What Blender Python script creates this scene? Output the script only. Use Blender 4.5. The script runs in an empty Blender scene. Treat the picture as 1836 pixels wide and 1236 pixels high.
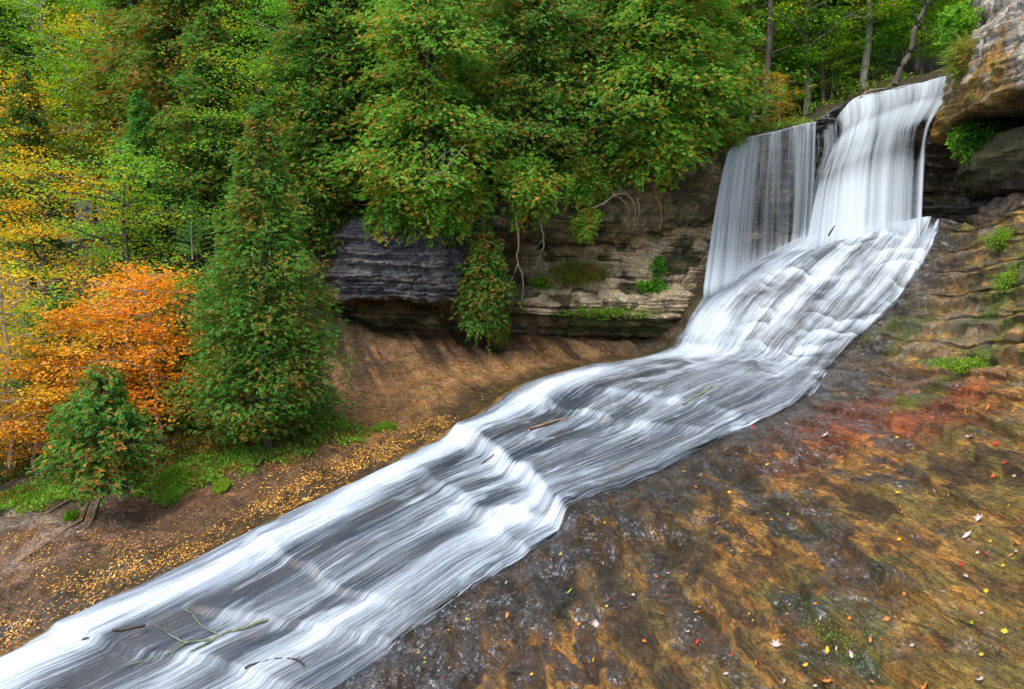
import bpy, math, random
import numpy as np
from mathutils import Vector, Matrix
R = math.radians
scene = bpy.context.scene
# ------------------------------------------------------------------ camera
EYE = 6.0
PITCH = math.atan(118/1500)
cd = bpy.data.cameras.new('camera'); cam = bpy.data.objects.new('camera', cd)
scene.collection.objects.link(cam); scene.camera = cam
cam.location = (0, 0, EYE); cam.rotation_euler = (math.pi/2-PITCH, 0, 0)
cd.sensor_width = 36; cd.lens = 36*1500/1836; cd.clip_end = 2000; cd.clip_start = .05
# ------------------------------------------------------------------ sky, sun, exposure
SUN_EL, SUN_ROT = 58, 215          # sun high, behind and to the left of the camera
w = bpy.data.worlds.new('World'); scene.world = w; w.use_nodes = True
nt = w.node_tree; bg = nt.nodes['Background']
sky = nt.nodes.new('ShaderNodeTexSky'); sky.sky_type = 'NISHITA'; sky.sun_disc = False
sky.sun_elevation = R(SUN_EL); sky.sun_rotation = R(SUN_ROT); sky.air_density = 1.0; sky.dust_density = 2.5; sky.ozone_density = 1.0
nt.links.new(sky.outputs[0], bg.inputs[0]); bg.inputs[1].default_value = .15
sd = bpy.data.lights.new('sun', 'SUN'); sd.energy = 1.2; sd.angle = R(34); sd.color = (1, .94, .84)
so = bpy.data.objects.new('sun', sd); scene.collection.objects.link(so)
az = R(SUN_ROT)
sdir = Vector((math.sin(az)*math.cos(R(SUN_EL)), math.cos(az)*math.cos(R(SUN_EL)), math.sin(R(SUN_EL))))
so.rotation_euler = sdir.to_track_quat('Z', 'Y').to_euler(); so.location = (0, 0, 40)
scene.view_settings.view_transform = 'Standard'; scene.view_settings.look = 'None'
scene.view_settings.exposure = 1.32; scene.view_settings.gamma = 1
scene.render.resolution_x = 1024; scene.render.resolution_y = 689
scene.render.engine = 'CYCLES'
scene.cycles.max_bounces = 8; scene.cycles.transparent_max_bounces = 16

# ------------------------------------------------------------------ maths helpers
cp, sp_ = math.cos(PITCH), math.sin(PITCH)
def P(px, py, Y):
    """world point at depth Y seen at a position of the 1836x1236 photograph"""
    a = px-918; b = 618-py
    dx, dy, dz = a, 1500*cp+b*sp_, -1500*sp_+b*cp
    k = Y/dy
    return np.array([dx*k, Y, EYE+dz*k])
def W(x, y, z): return np.array([x, y, z+EYE], float)
def project(A):
    x = A[..., 0]; y = A[..., 1]; z = A[..., 2]-EYE
    f = y*cp-z*sp_; u = y*sp_+z*cp
    f = np.where(f < .1, .1, f)
    return 918+1500*x/f, 618-1500*u/f
_rs = np.random.RandomState(7)
_perm = _rs.permutation(256); _perm = np.concatenate([_perm, _perm, _perm])
_grad = _rs.normal(size=(256, 3)); _grad /= np.linalg.norm(_grad, axis=1)[:, None]
def perlin(Q):
    Q = np.asarray(Q, float); sh = Q.shape[:-1]; Q = Q.reshape(-1, 3)
    i = np.floor(Q).astype(int); f = Q-i; i &= 255
    u = f*f*f*(f*(f*6-15)+10)
    out = 0
    for a in (0, 1):
        for b in (0, 1):
            for c in (0, 1):
                h = _perm[_perm[_perm[i[:, 0]+a & 255]+(i[:, 1]+b & 255)]+(i[:, 2]+c & 255)]
                g = _grad[h & 255]
                d = g[:, 0]*(f[:, 0]-a)+g[:, 1]*(f[:, 1]-b)+g[:, 2]*(f[:, 2]-c)
                wt = (u[:, 0] if a else 1-u[:, 0])*(u[:, 1] if b else 1-u[:, 1])*(u[:, 2] if c else 1-u[:, 2])
                out = out+wt*d
    return (out*1.6).reshape(sh)
def fbm(Q, oct=4, lac=2.03, gain=.5, seed=0.):
    Q = np.asarray(Q, float)+seed*17.31; s = 0; a = 1
    for k in range(oct): s = s+a*perlin(Q*lac**k); a *= gain
    return s
def sstep(a, b, x):
    t = np.clip((x-a)/(b-a), 0, 1); return t*t*(3-2*t)
def crm(n, p):
    """Catmull-Rom weights, rows = samples"""
    p = np.clip(np.asarray(p, float), 0, n-1-1e-9); i = np.floor(p).astype(int); t = p-i
    M = np.zeros((len(p), n)); r = np.arange(len(p))
    ws = [-.5*t+t*t-.5*t**3, 1-2.5*t*t+1.5*t**3, .5*t+2*t*t-1.5*t**3, -.5*t*t+.5*t**3]
    for k, wk in zip((-1, 0, 1, 2), ws):
        np.add.at(M, (r, np.clip(i+k, 0, n-1)), wk)
    return M
def surf(C, s, t):
    """C control net (ns, nt, k) sampled on the grid s x t"""
    return np.einsum('ai,ijk,bj->abk', crm(C.shape[0], s), C, crm(C.shape[1], t))
def normals(G):
    du = np.gradient(G, axis=0); dv = np.gradient(G, axis=1)
    n = np.cross(du, dv); n /= np.linalg.norm(n, axis=-1)[..., None]+1e-9
    return n

# ------------------------------------------------------------------ object helpers
def link(o, parent=None):
    scene.collection.objects.link(o)
    if parent: o.parent = parent
    return o
def mesh_obj(name, V, F, mats, parent=None, uv=None, attrs=None, smooth=False, mi=None):
    """V (n,3) F (m,4) or (m,3) arrays; uv per vertex; attrs name->(n,) or (n,3)"""
    V = np.asarray(V, np.float32); F = np.asarray(F, np.int32); k = F.shape[1]
    me = bpy.data.meshes.new(name)
    me.vertices.add(len(V)); me.vertices.foreach_set('co', V.ravel())
    me.loops.add(F.size); me.loops.foreach_set('vertex_index', F.ravel())
    me.polygons.add(len(F)); me.polygons.foreach_set('loop_start', np.arange(0, F.size, k, dtype=np.int32))
    me.polygons.foreach_set('use_smooth', np.full(len(F), smooth))
    if mi is not None: me.polygons.foreach_set('material_index', np.asarray(mi, np.int32))
    if uv is not None:
        l = me.uv_layers.new(name='UVMap'); l.data.foreach_set('uv', np.asarray(uv, np.float32)[F.ravel()].ravel())
    for an, av in (attrs or {}).items():
        av = np.asarray(av, np.float32)
        if av.ndim == 1:
            a = me.attributes.new(an, 'FLOAT', 'POINT'); a.data.foreach_set('value', av)
        else:
            a = me.attributes.new(an, 'FLOAT_COLOR', 'POINT')
            a.data.foreach_set('color', np.concatenate([av, np.ones((len(av), 1), np.float32)], 1).ravel())
    for m in (mats if isinstance(mats, (list, tuple)) else [mats]): me.materials.append(m)
    me.update(calc_edges=True); me.validate()
    return link(bpy.data.objects.new(name, me), parent)
def grid_obj(name, G, mat, parent=None, uv=None, attrs=None, flip=False):
    a, b = G.shape[:2]; idx = np.arange(a*b).reshape(a, b)
    F = np.stack([idx[:-1, :-1], idx[1:, :-1], idx[1:, 1:], idx[:-1, 1:]], -1).reshape(-1, 4)
    if flip: F = F[:, ::-1]
    at_ = {k: v.reshape(a*b, *v.shape[2:]) for k, v in (attrs or {}).items()}
    return mesh_obj(name, G.reshape(-1, 3), F, mat, parent, None if uv is None else uv.reshape(-1, 2), at_, True)
def tag(o, label=None, cat=None, group=None, kind=None):
    if label: o['label'] = label
    if cat: o['category'] = cat
    if group: o['group'] = group
    if kind: o['kind'] = kind
    return o
def empty(name, loc, rz=0):
    o = bpy.data.objects.new(name, None); o.empty_display_size = .2
    o.location = [float(c) for c in loc]; o.rotation_euler = (0, 0, rz); return link(o)
def copy_tree(o, parent=None):
    c = o.copy(); scene.collection.objects.link(c); c.parent = parent
    for ch in o.children: copy_tree(ch, c)
    return c
def tube(pts, rad, seg=6):
    pts = np.asarray(pts, float); rad = np.asarray(rad, float); n = len(pts)
    V = []; tang = np.gradient(pts, axis=0)
    for i in range(n):
        t = tang[i]/(np.linalg.norm(tang[i])+1e-9); a = np.cross(t, [.3, .2, 1.] if abs(t[2]) < .9 else [1., 0, .1]); a /= np.linalg.norm(a); b = np.cross(t, a)
        for k in range(seg):
            th = 2*math.pi*k/seg; V.append(pts[i]+rad[i]*(a*math.cos(th)+b*math.sin(th)))
    F = []
    for i in range(n-1):
        for k in range(seg):
            F.append((i*seg+k, i*seg+(k+1) % seg, (i+1)*seg+(k+1) % seg, (i+1)*seg+k))
    for base, r_ in ((0, -1), ((n-1)*seg, 1)):      # closed ends
        for k in range(0, seg-2, 2):
            F.append((base, base+k+1, base+k+2, base+(k+3) % seg))
    return np.array(V), np.array(F)
def join(parts):
    V = []; F = []; o = 0
    for v, f in parts: V.append(v); F.append(f+o); o += len(v)
    return np.concatenate(V), np.concatenate(F)
def wiggle(p0, p1, n, amp, rs, sag=0):
    t = np.linspace(0, 1, n)[:, None]; q = np.asarray(p0)*(1-t)+np.asarray(p1)*t
    off = np.cumsum(rs.normal(0, amp, (n, 3)), 0); off -= t*off[-1]
    q = q+off; q[:, 2] -= sag*4*(t*(1-t))[:, 0]
    return q

# ------------------------------------------------------------------ materials
class NT:
    def __init__(s, name):
        s.m = bpy.data.materials.new(name); s.m.use_nodes = True; s.t = s.m.node_tree; s.t.nodes.clear()
        s.out = s.n('ShaderNodeOutputMaterial')
    def n(s, typ, **kw):
        nd = s.t.nodes.new(typ)
        for k, v in kw.items(): setattr(nd, k, v)
        return nd
    def l(s, a, b): s.t.links.new(a, b)
    def put(s, sock, v):
        if hasattr(v, 'is_linked') or isinstance(v, bpy.types.NodeSocket): s.l(v, sock)
        elif isinstance(v, (tuple, list)) and len(v) == 3 and sock.type == 'RGBA': sock.default_value = (*v, 1)
        else: sock.default_value = v
    def math(s, op, a, b=0, clamp=False):
        nd = s.n('ShaderNodeMath', operation=op, use_clamp=clamp); s.put(nd.inputs[0], a); s.put(nd.inputs[1], b); return nd.outputs[0]
    def mix(s, f, a, b, mode='MIX'):
        nd = s.n('ShaderNodeMix', data_type='RGBA', blend_type=mode); s.put(nd.inputs[0], f); s.put(nd.inputs[6], a); s.put(nd.inputs[7], b); return nd.outputs[2]
    def ramp(s, v, stops, interp='LINEAR'):
        nd = s.n('ShaderNodeValToRGB'); nd.color_ramp.interpolation = interp; cr = nd.color_ramp
        while len(cr.elements) < len(stops): cr.elements.new(.5)
        for e, (p_, c) in zip(cr.elements, stops):
            e.position = p_; e.color = (*c, 1) if isinstance(c, (tuple, list)) else (c, c, c, 1)
        s.put(nd.inputs[0], v); return nd.outputs[0]
    def noise(s, vec, scale, detail=4, rough=.5, dist=0):
        nd = s.n('ShaderNodeTexNoise'); s.l(vec, nd.inputs['Vector']); nd.inputs['Scale'].default_value = scale
        nd.inputs['Detail'].default_value = detail; nd.inputs['Roughness'].default_value = rough; nd.inputs['Distortion'].default_value = dist
        return nd.outputs['Fac']
    def coord(s, kind='Object', scale=(1, 1, 1), rot=(0, 0, 0)):
        c = s.n('ShaderNodeTexCoord'); m = s.n('ShaderNodeMapping'); s.l(c.outputs[kind], m.inputs[0])
        m.inputs['Scale'].default_value = scale; m.inputs['Rotation'].default_value = rot; return m.outputs[0]
    def attr(s, name):
        a = s.n('ShaderNodeAttribute'); a.attribute_name = name; return a
    def bump(s, h, strength, dist, normal=None):
        b = s.n('ShaderNodeBump'); s.l(h, b.inputs['Height']); b.inputs['Strength'].default_value = strength; b.inputs['Distance'].default_value = dist
        if normal is not None: s.l(normal, b.inputs['Normal'])
        return b.outputs[0]
    def bsdf(s, col, rough, normal=None, spec=.5, **kw):
        b = s.n('ShaderNodeBsdfPrincipled'); s.put(b.inputs['Base Color'], col); s.put(b.inputs['Roughness'], rough)
        s.put(b.inputs['Specular IOR Level'], spec)
        if normal is not None: s.l(normal, b.inputs['Normal'])
        for k, v in kw.items(): s.put(b.inputs[k], v)
        return b.outputs[0]
    def done(s, sh): s.l(sh, s.out.inputs[0]); return s.m

def mat_rock():
    m = NT('rock'); v = m.coord(); c = m.attr('Col').outputs['Color']; wet = m.attr('wet').outputs['Fac']
    st = m.coord(scale=(1.6, .28, 5), rot=(0, 0, .12)); st2 = m.coord(scale=(3, .6, 9), rot=(0, 0, .12))
    n1 = m.noise(v, 2.2, 9, .66); n2 = m.noise(st2, 6, 8, .72); n3 = m.noise(m.coord(scale=(1.4, .7, 2)), 40, 5, .75); n4 = m.noise(st, 3, 8, .7)
    # thin bedding that outcrops as broken ledges
    dt = m.n('ShaderNodeVectorMath', operation='DOT_PRODUCT'); m.l(v, dt.inputs[0]); dt.inputs[1].default_value = (.13, .03, 1)
    ds = m.math('ADD', dt.outputs['Value'], m.math('ADD', m.math('MULTIPLY', n1, .10), m.math('MULTIPLY', m.noise(v, .7, 3, .5), .5)))
    f1 = m.math('FRACT', m.math('MULTIPLY', ds, 7)); f2 = m.math('FRACT', m.math('ADD', m.math('MULTIPLY', ds, 23), m.math('MULTIPLY', n2, 1.3)))
    some = m.ramp(m.noise(v, 1.3, 3, .6), [(.42, 0), (.58, 1)])
    e1 = m.math('MULTIPLY', m.ramp(f1, [(0, 1), (.07, 0), (.86, 0), (1, 1)]), some); e2 = m.math('MULTIPLY', m.ramp(f2, [(0, .8), (.12, 0), (.8, 0), (1, .8)]), m.ramp(n4, [(.45, 0), (.55, 1)]))
    k = m.math('ADD', m.math('MULTIPLY', n1, .4), m.math('ADD', m.math('MULTIPLY', n2, .7), m.math('MULTIPLY', n3, .55)))
    fac = m.ramp(k, [(.62, .12), (.75, .7), (.85, 1.35), (1.0, 3.0)])
    col = m.mix(1, c, fac, 'MULTIPLY')
    rust = m.ramp(m.noise(st, 3.1, 9, .7), [(.47, 0), (.58, 1)])
    col = m.mix(m.math('MULTIPLY', rust, .45), col, m.mix(1, col, (1.5, .95, .4), 'MULTIPLY'))
    pit = m.ramp(m.noise(m.coord(scale=(1.2, .7, 2)), 17, 6, .8), [(.36, 1), (.44, 0)])
    dark = m.math('MAXIMUM', m.math('MAXIMUM', e1, e2), pit)
    col = m.mix(m.math('MULTIPLY', dark, .72), col, (.012, .010, .008))
    grain = m.ramp(m.noise(m.coord(scale=(1.6, .8, 2)), 34, 4, .8), [(.59, 0), (.66, 1)])
    col = m.mix(m.math('MULTIPLY', grain, .28), col, (.34, .30, .24))
    h = m.math('ADD', m.math('MULTIPLY', n2, .8), m.math('ADD', m.math('MULTIPLY', n3, .3), m.math('ADD', n4, m.math('ADD', m.math('MULTIPLY', f1, m.math('MULTIPLY', some, .6)), m.math('MULTIPLY', e2, -.2)))))
    nb = m.bump(h, 1, .10)
    # thin running water film: broken facets that catch the sky
    rip = m.noise(m.coord(scale=(1.6, .55, 1.5)), 10, 3, .55, 1.0)
    nb2 = m.bump(rip, 1, .085)
    gl = m.math('MULTIPLY', wet, m.ramp(m.noise(m.coord(scale=(1.7, .6, 1.5)), 2.6, 8, .74), [(.44, .0), (.56, 1)]))
    col = m.mix(m.math('MULTIPLY', wet, .62), col, m.mix(1, col, (.2, .19, .18), 'MULTIPLY'))
    rg = m.math('SUBTRACT', .72, m.math('MULTIPLY', wet, .4))
    b = m.n('ShaderNodeBsdfPrincipled'); m.put(b.inputs['Base Color'], col); m.put(b.inputs['Roughness'], rg); m.put(b.inputs['Specular IOR Level'], .3)
    m.l(nb, b.inputs['Normal']); m.l(nb2, b.inputs['Coat Normal']); m.l(gl, b.inputs['Coat Weight']); b.inputs['Coat Roughness'].default_value = .17; b.inputs['Coat IOR'].default_value = 2.3
    return m.done(b.outputs[0])
def mat_water():
    m = NT('water'); uvn = m.n('ShaderNodeTexCoord').outputs['UV']
    def sc(a, b):
        mp = m.n('ShaderNodeMapping'); m.l(uvn, mp.inputs[0]); mp.inputs['Scale'].default_value = (a, b, 1); return mp.outputs[0]
    foam = m.attr('foam').outputs['Fac']; cov = m.attr('cover').outputs['Fac']
    s1 = m.noise(sc(.22, 5.5), 1, 5, .62, .3); s2 = m.noise(sc(.45, 26), 1, 4, .7, .15); s3 = m.noise(sc(.8, 100), 1, 3, .75); s4 = m.noise(sc(2.2, 8), 1, 5, .65, 1.0)
    st = m.math('ADD', m.math('MULTIPLY', s1, .5), m.math('ADD', m.math('MULTIPLY', s2, .68), m.math('ADD', m.math('MULTIPLY', s3, .5), m.math('MULTIPLY', s4, .2))))
    f = m.math('ADD', m.math('MULTIPLY', m.math('SUBTRACT', st, .94), 2.2), foam)
    f = m.ramp(f, [(.0, 0), (.3, .22), (.65, .62), (1.0, 1)])
    bedc = m.mix(m.ramp(m.noise(sc(.5, 2), 1, 4, .6), [(.42, 0), (.6, 1)]), (.034, .045, .056), (.052, .052, .052))
    col = m.mix(f, bedc, (.52, .60, .68))
    h = m.math('ADD', m.math('MULTIPLY', s1, 1.0), m.math('ADD', m.math('MULTIPLY', s2, .4), m.math('MULTIPLY', s3, .15)))
    nb = m.bump(h, .8, .08)
    rough = m.math('ADD', .16, m.math('MULTIPLY', f, .5))
    b = m.bsdf(col, rough, nb, .6)
    al = m.math('ADD', cov, m.math('MULTIPLY', m.math('SUBTRACT', st, .94), 2.2))
    al = m.ramp(al, [(.3, 0), (.62, 1)])
    tr = m.n('ShaderNodeBsdfTransparent'); mx = m.n('ShaderNodeMixShader'); m.l(al, mx.inputs[0]); m.l(tr.outputs[0], mx.inputs[1]); m.l(b, mx.inputs[2])
    return m.done(mx.outputs[0])
def mat_fall():
    m = NT('falling_water'); uvn = m.n('ShaderNodeTexCoord').outputs['UV']
    def sc(a, b):
        mp = m.n('ShaderNodeMapping'); m.l(uvn, mp.inputs[0]); mp.inputs['Scale'].default_value = (a, b, 1); return mp.outputs[0]
    foam = m.attr('foam').outputs['Fac']
    s1 = m.noise(sc(.10, 2.6), 1, 3, .55, .15); s2 = m.noise(sc(.22, 9), 1, 3, .6, .1); s3 = m.noise(sc(.5, 30), 1, 2, .5)
    st = m.math('ADD', m.math('MULTIPLY', s1, .95), m.math('ADD', m.math('MULTIPLY', s2, .6), m.math('MULTIPLY', s3, .25)))
    f = m.math('ADD', m.math('MULTIPLY', m.math('SUBTRACT', st, .9), 1.25), foam)
    al = m.ramp(f, [(.02, 0), (.5, .6), (1.0, 1)])
    col = m.mix(al, (.36, .43, .48), (.56, .64, .70))
    nb = m.bump(st, .5, .12)
    df = m.bsdf(col, .55, nb, .3); tl = m.n('ShaderNodeBsdfTranslucent'); m.put(tl.inputs[0], (.8, .85, .9))
    a = m.n('ShaderNodeMixShader'); a.inputs[0].default_value = .3; m.l(df, a.inputs[1]); m.l(tl.outputs[0], a.inputs[2])
    tr = m.n('ShaderNodeBsdfTransparent'); mx = m.n('ShaderNodeMixShader'); m.l(al, mx.inputs[0]); m.l(tr.outputs[0], mx.inputs[1]); m.l(a.outputs[0], mx.inputs[2])
    return m.done(mx.outputs[0])
def mat_leaf(name, stops, clump=1.4, amount=.55, trans=.42, rough=.55):
    """stops over a 0..1 value: mix of per-leaf randomness and clumps of colour in the crown"""
    m = NT(name); g = m.n('ShaderNodeNewGeometry'); rnd = g.outputs['Random Per Island']; oi = m.n('ShaderNodeObjectInfo').outputs['Random']
    v = m.n('ShaderNodeTexCoord').outputs['Object']
    ad = m.n('ShaderNodeVectorMath', operation='ADD'); m.l(v, ad.inputs[0]); cb = m.n('ShaderNodeCombineXYZ')
    m.l(m.math('MULTIPLY', oi, 37), cb.inputs[0]); m.l(cb.outputs[0], ad.inputs[1])
    cl = m.ramp(m.noise(ad.outputs[0], clump, 4, .65), [(.3, 0), (.7, 1)])
    x = m.math('ADD', m.math('MULTIPLY', rnd, 1-amount), m.math('MULTIPLY', cl, amount))
    col = m.ramp(x, stops)
    br = m.math('ADD', .65, m.math('MULTIPLY', m.math('FRACT', m.math('MULTIPLY', rnd, 17.3)), .7))
    cc = m.n('ShaderNodeCombineColor')
    for i in range(3): m.l(br, cc.inputs[i])
    col = m.mix(1, col, cc.outputs[0], 'MULTIPLY')
    df = m.bsdf(col, rough, None, .25); tl = m.n('ShaderNodeBsdfTranslucent'); m.l(m.mix(1, col, (1.25, 1.25, .7), 'MULTIPLY'), tl.inputs[0])
    a = m.n('ShaderNodeMixShader'); a.inputs[0].default_value = trans; m.l(df, a.inputs[1]); m.l(tl.outputs[0], a.inputs[2])
    return m.done(a.outputs[0])
def mat_bark(name, c1, c2):
    m = NT(name); v = m.coord(scale=(1, 1, .25)); n = m.noise(v, 18, 6, .65); n2 = m.noise(m.coord(), 3, 3)
    col = m.mix(m.ramp(m.math('ADD', m.math('MULTIPLY', n, .7), m.math('MULTIPLY', n2, .4)), [(.4, 0), (.68, 1)]), c1, c2)
    return m.done(m.bsdf(col, .85, m.bump(n, .9, .03), .2))
G1, G2, G3, G4 = (.022, .11, .018), (.042, .18, .025), (.085, .28, .032), (.20, .45, .04)
OR, RU = (.62, .21, .035), (.40, .15, .03)
M = {}
M['rock'] = mat_rock(); M['water'] = mat_water(); M['fall'] = mat_fall()
M['cedar'] = mat_leaf('cedar_leaves', [(0, G2), (.3, G3), (.45, G2), (.55, G3), (.68, (.16, .22, .03)), (.77, RU), (.92, OR)], 1.3, .35)
M['cedar_bright'] = mat_leaf('bright_cedar_leaves', [(0, G2), (.2, G3), (.42, G4), (.60, G3), (.72, G4), (.70, (.26, .34, .02)), (.74, OR), (.95, (.78, .30, .04))], 1.6, .38)
M['cedar_brown'] = mat_leaf('browning_cedar_leaves', [(0, G2), (.3, G3), (.52, (.12, .22, .02)), (.64, (.28, .19, .03)), (.74, RU), (.9, OR)], 1.2, .45)
M['hemlock'] = mat_leaf('hemlock_leaves', [(0, G2), (.35, G2), (.55, G3), (.76, (.24, .38, .03)), (.93, (.5, .42, .03))], 1.2, .5)
M['yellowgreen'] = mat_leaf('yellow_green_leaves', [(0, G3), (.3, G4), (.55, (.20, .38, .02)), (.75, (.45, .45, .02)), (.95, (.70, .42, .02))], .8, .6, .45)
M['green'] = mat_leaf('green_leaves', [(0, G2), (.3, G3), (.6, G4), (.82, (.18, .36, .02)), (.95, (.60, .42, .02))], .8, .55, .45)
M['yellow'] = mat_leaf('yellow_leaves', [(0, (.12, .24, .02)), (.3, (.45, .40, .02)), (.55, (.75, .48, .02)), (.8, (.80, .36, .02)), (.95, (.62, .2, .02))], .9, .6, .45)
M['orange'] = mat_leaf('orange_leaves', [(0, (.16, .24, .02)), (.18, (.55, .42, .03)), (.42, (.80, .36, .02)), (.75, (.82, .25, .015)), (.97, (.72, .14, .012))], .9, .6, .45)
M['amber'] = mat_leaf('amber_leaves', [(0, (.10, .2, .02)), (.3, (.5, .34, .02)), (.6, (.70, .30, .02)), (.85, (.62, .18, .02)), (.97, (.35, .1, .02))], 1.0, .55, .4)
M['underg'] = mat_leaf('undergrowth', [(0, G2), (.25, G4), (.5, (.2, .36, .03)), (.62, (.16, .2, .03)), (.75, (.22, .14, .04)), (.95, (.5, .3, .03))], 1.6, .6, .35)
M['brush'] = mat_leaf('brush', [(0, G1), (.3, (.07, .13, .02)), (.5, (.13, .11, .035)), (.7, (.30, .18, .03)), (.85, (.5, .3, .03)), (.97, (.1, .2, .02))], 1.6, .5, .35)
M['moss'] = mat_leaf('moss', [(0, (.07, .18, .012)), (.4, (.14, .30, .018)), (.75, (.22, .34, .02)), (.95, (.35, .32, .03))], 2., .6, .3, .8)
M['grass'] = mat_leaf('grass', [(0, (.05, .16, .02)), (.4, (.15, .25, .03)), (.7, (.36, .32, .08)), (.95, (.42, .26, .08))], 1.5, .6, .35, .8)
M['litter'] = mat_leaf('litter', [(0, (.62, .36, .03)), (.3, (.60, .24, .03)), (.5, (.78, .52, .10)), (.62, (.30, .12, .04)), (.8, (.42, .17, .04)), (.96, (.6, .5, .3))], 1.5, .2, .1)
M['bark'] = mat_bark('bark', (.035, .028, .022), (.13, .11, .09))
M['pale_bark'] = mat_bark('pale_bark', (.13, .11, .09), (.42, .38, .32))
M['root'] = mat_bark('root_bark', (.07, .06, .042), (.21, .18, .135))
M['lichen_bark'] = mat_bark('lichen_bark', (.05, .05, .035), (.26, .32, .19))
M['dark_bark'] = mat_bark('dark_bark', (.025, .02, .016), (.09, .07, .055))
M['red_bark'] = mat_bark('red_bark', (.10, .045, .02), (.30, .15, .08))
M['pine_stick'] = mat_bark('old_stick', (.16, .09, .05), (.42, .28, .18))
def leafcol(name, c):
    m = NT(name); v = m.coord(); n = m.noise(v, 40, 3)
    return m.done(m.bsdf(m.mix(n, tuple(x*.6 for x in c), tuple(min(1, x*1.15) for x in c)), .5, m.bump(n, .6, .01), .4))

# ------------------------------------------------------------------ the ground net
# rows: V far hill, U hill, T foot of cliff, M bank, F far water edge, A near water edge, B, C, D right bank
F_ = [(1440,425,25.5),(1330,480,25.0),(1252,540,24.6),(1216,600,24.3),(1180,632,24.0),(960,680,20.8),(850,750,18.0),(700,835,15.4),(500,930,13.6),(300,1030,12.2),(120,1120,11.25),(-50,1200,10.7),(-400,1370,9.7)]
A_ = [(1692,390,22.8),(1662,462,22.2),(1612,540,21.6),(1532,612,21.2),(1500,650,20.6),(1440,722,17.0),(1290,795,15.5),(1100,893,13.3),(930,1000,11.7),(800,1095,10.8),(690,1180,10.3),(560,1270,9.7),(250,1450,8.8)]
B_ = [(1765,392,20.5),(1752,460,19.5),(1735,540,18.5),(1700,600,17.5),(1680,655,16),(1650,735,13.5),(1560,820,11.5),(1420,920,10.2),(1290,1030,9.0),(1160,1130,8.2),(1050,1236,7.5),(900,1360,7.0),(600,1560,6.2)]
C_ = [(1885,330,17.0),(1885,425,15.0),(1885,520,13.3),(1885,610,12.0),(1885,690,10.8),(1890,780,9.3),(1900,870,8),(1900,970,7),(1880,1080,6.2),(1760,1200,5.6),(1600,1330,5.2),(1350,1500,4.6),(1000,1750,4.0)]
rows = []
Dw = [(11.6,16,2.2),(11.0,14.2,1.6),(10.6,12.6,.9),(10.2,11,.4),(10,9.6,-.1),(9.8,8.2,-.5),(9.6,6.8,-.9),(9.4,5.4,-1.1),(9.2,4,-1.3),(8.5,2.5,-1.5),(7,1,-1.8),(5,-.8,-2.1),(2,-3,-2.4)]
M_ = [None]*4+[(1150,616,25.0),(900,655,22.5),(740,695,20.6),(590,775,18.0),(400,862,16),(210,935,15),(20,1005,14),(-200,1075,13.5),(-600,1150,13)]
T_ = [None]*4+[(1150,603,26.2),(960,597,26.0),(760,592,25.5),(570,630,22.5),(390,740,19.5),(195,820,18),(0,880,17),(-250,930,17),(-700,960,17)]
for i in range(13):
    f = P(*F_[i]); a = P(*A_[i]); b = P(*B_[i]); c = P(*C_[i]); d = W(*Dw[i])
    if i < 4:
        m_ = f+np.array([-.6, 1.6, .1]); t_ = f+np.array([-1., 3.2, .3]); u_ = f+np.array([-1.5, 8, .4]); v_ = f+np.array([-2, 20, .5])
    else:
        m_ = P(*M_[i]); t_ = P(*T_[i])
        if i < 7: u_ = t_+np.array([-.5, 3, .0]); v_ = t_+np.array([-2, 20, .5])
        else: u_ = t_+np.array([-3., 6, 2.2+.2*(12-i)]); v_ = t_+np.array([-10, 24, 7.5])
    g = (f+a)/2
    if i < 5: g = g+np.array([0, -.45, .0])      # the cascade bulges towards the viewer
    rows.append([v_, u_, t_, m_, f, g, a, b, c, d])
NET = np.array(rows)
NET = np.concatenate([NET, NET[-1:]+(NET[-1:]-NET[-2:-1])*1.5], 0)
NS, NTT = NET.shape[:2]
RF, RA = 4., 6.               # row numbers of the two water edges

CRACKS = [([P(1095, 935, 12.2), P(1150, 955, 11.5), P(1215, 1000, 10.6), P(1265, 1045, 9.9), P(1300, 1085, 9.4)], .035, .10), ([P(1340, 820, 14.0), P(1420, 865, 12), P(1540, 925, 9.9), P(1680, 985, 8.3)], .05, .05), ([P(1500, 660, 20), P(1600, 668, 17.5), P(1720, 675, 14.5)], .06, .12), ([P(985, 1165, 8.9), P(1040, 1215, 8.1), P(1100, 1290, 7.2)], .04, .06)]
def ledges(s, t):
    """rock steps that cross the water slide: raise before, drop after (metres)"""
    q = (t-RF)/(RA-RF); off = 0
    for s0, k, h, q0, q1 in ((6.25, 1.15, .21, .02, 1.12), (7.55, -.15, .10, .55, 1.1), (6.9, .9, .07, .2, 1.1), (8.3, .9, .06, .05, .8), (9.3, .5, .06, .3, 1.1), (10.1, .8, .07, -.1, .9), (5.45, .5, .08, .1, .9), (4.9, .6, .06, .3, 1.1), (11.2, .5, .06, 0, 1)):
        c = s0+k*q+.11*fbm(np.stack([q*3.5+s0*9, q*0+s0, s*0+3.3], -1), 3)
        win = sstep(q0-.08, q0+.05, q)*(1-sstep(q1-.05, q1+.15, q))
        off = off+h*win*(sstep(-.95, -.03, s-c)*.5-sstep(-.03, .11, s-c)+.5*sstep(.11, .9, s-c))
    return off
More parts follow.
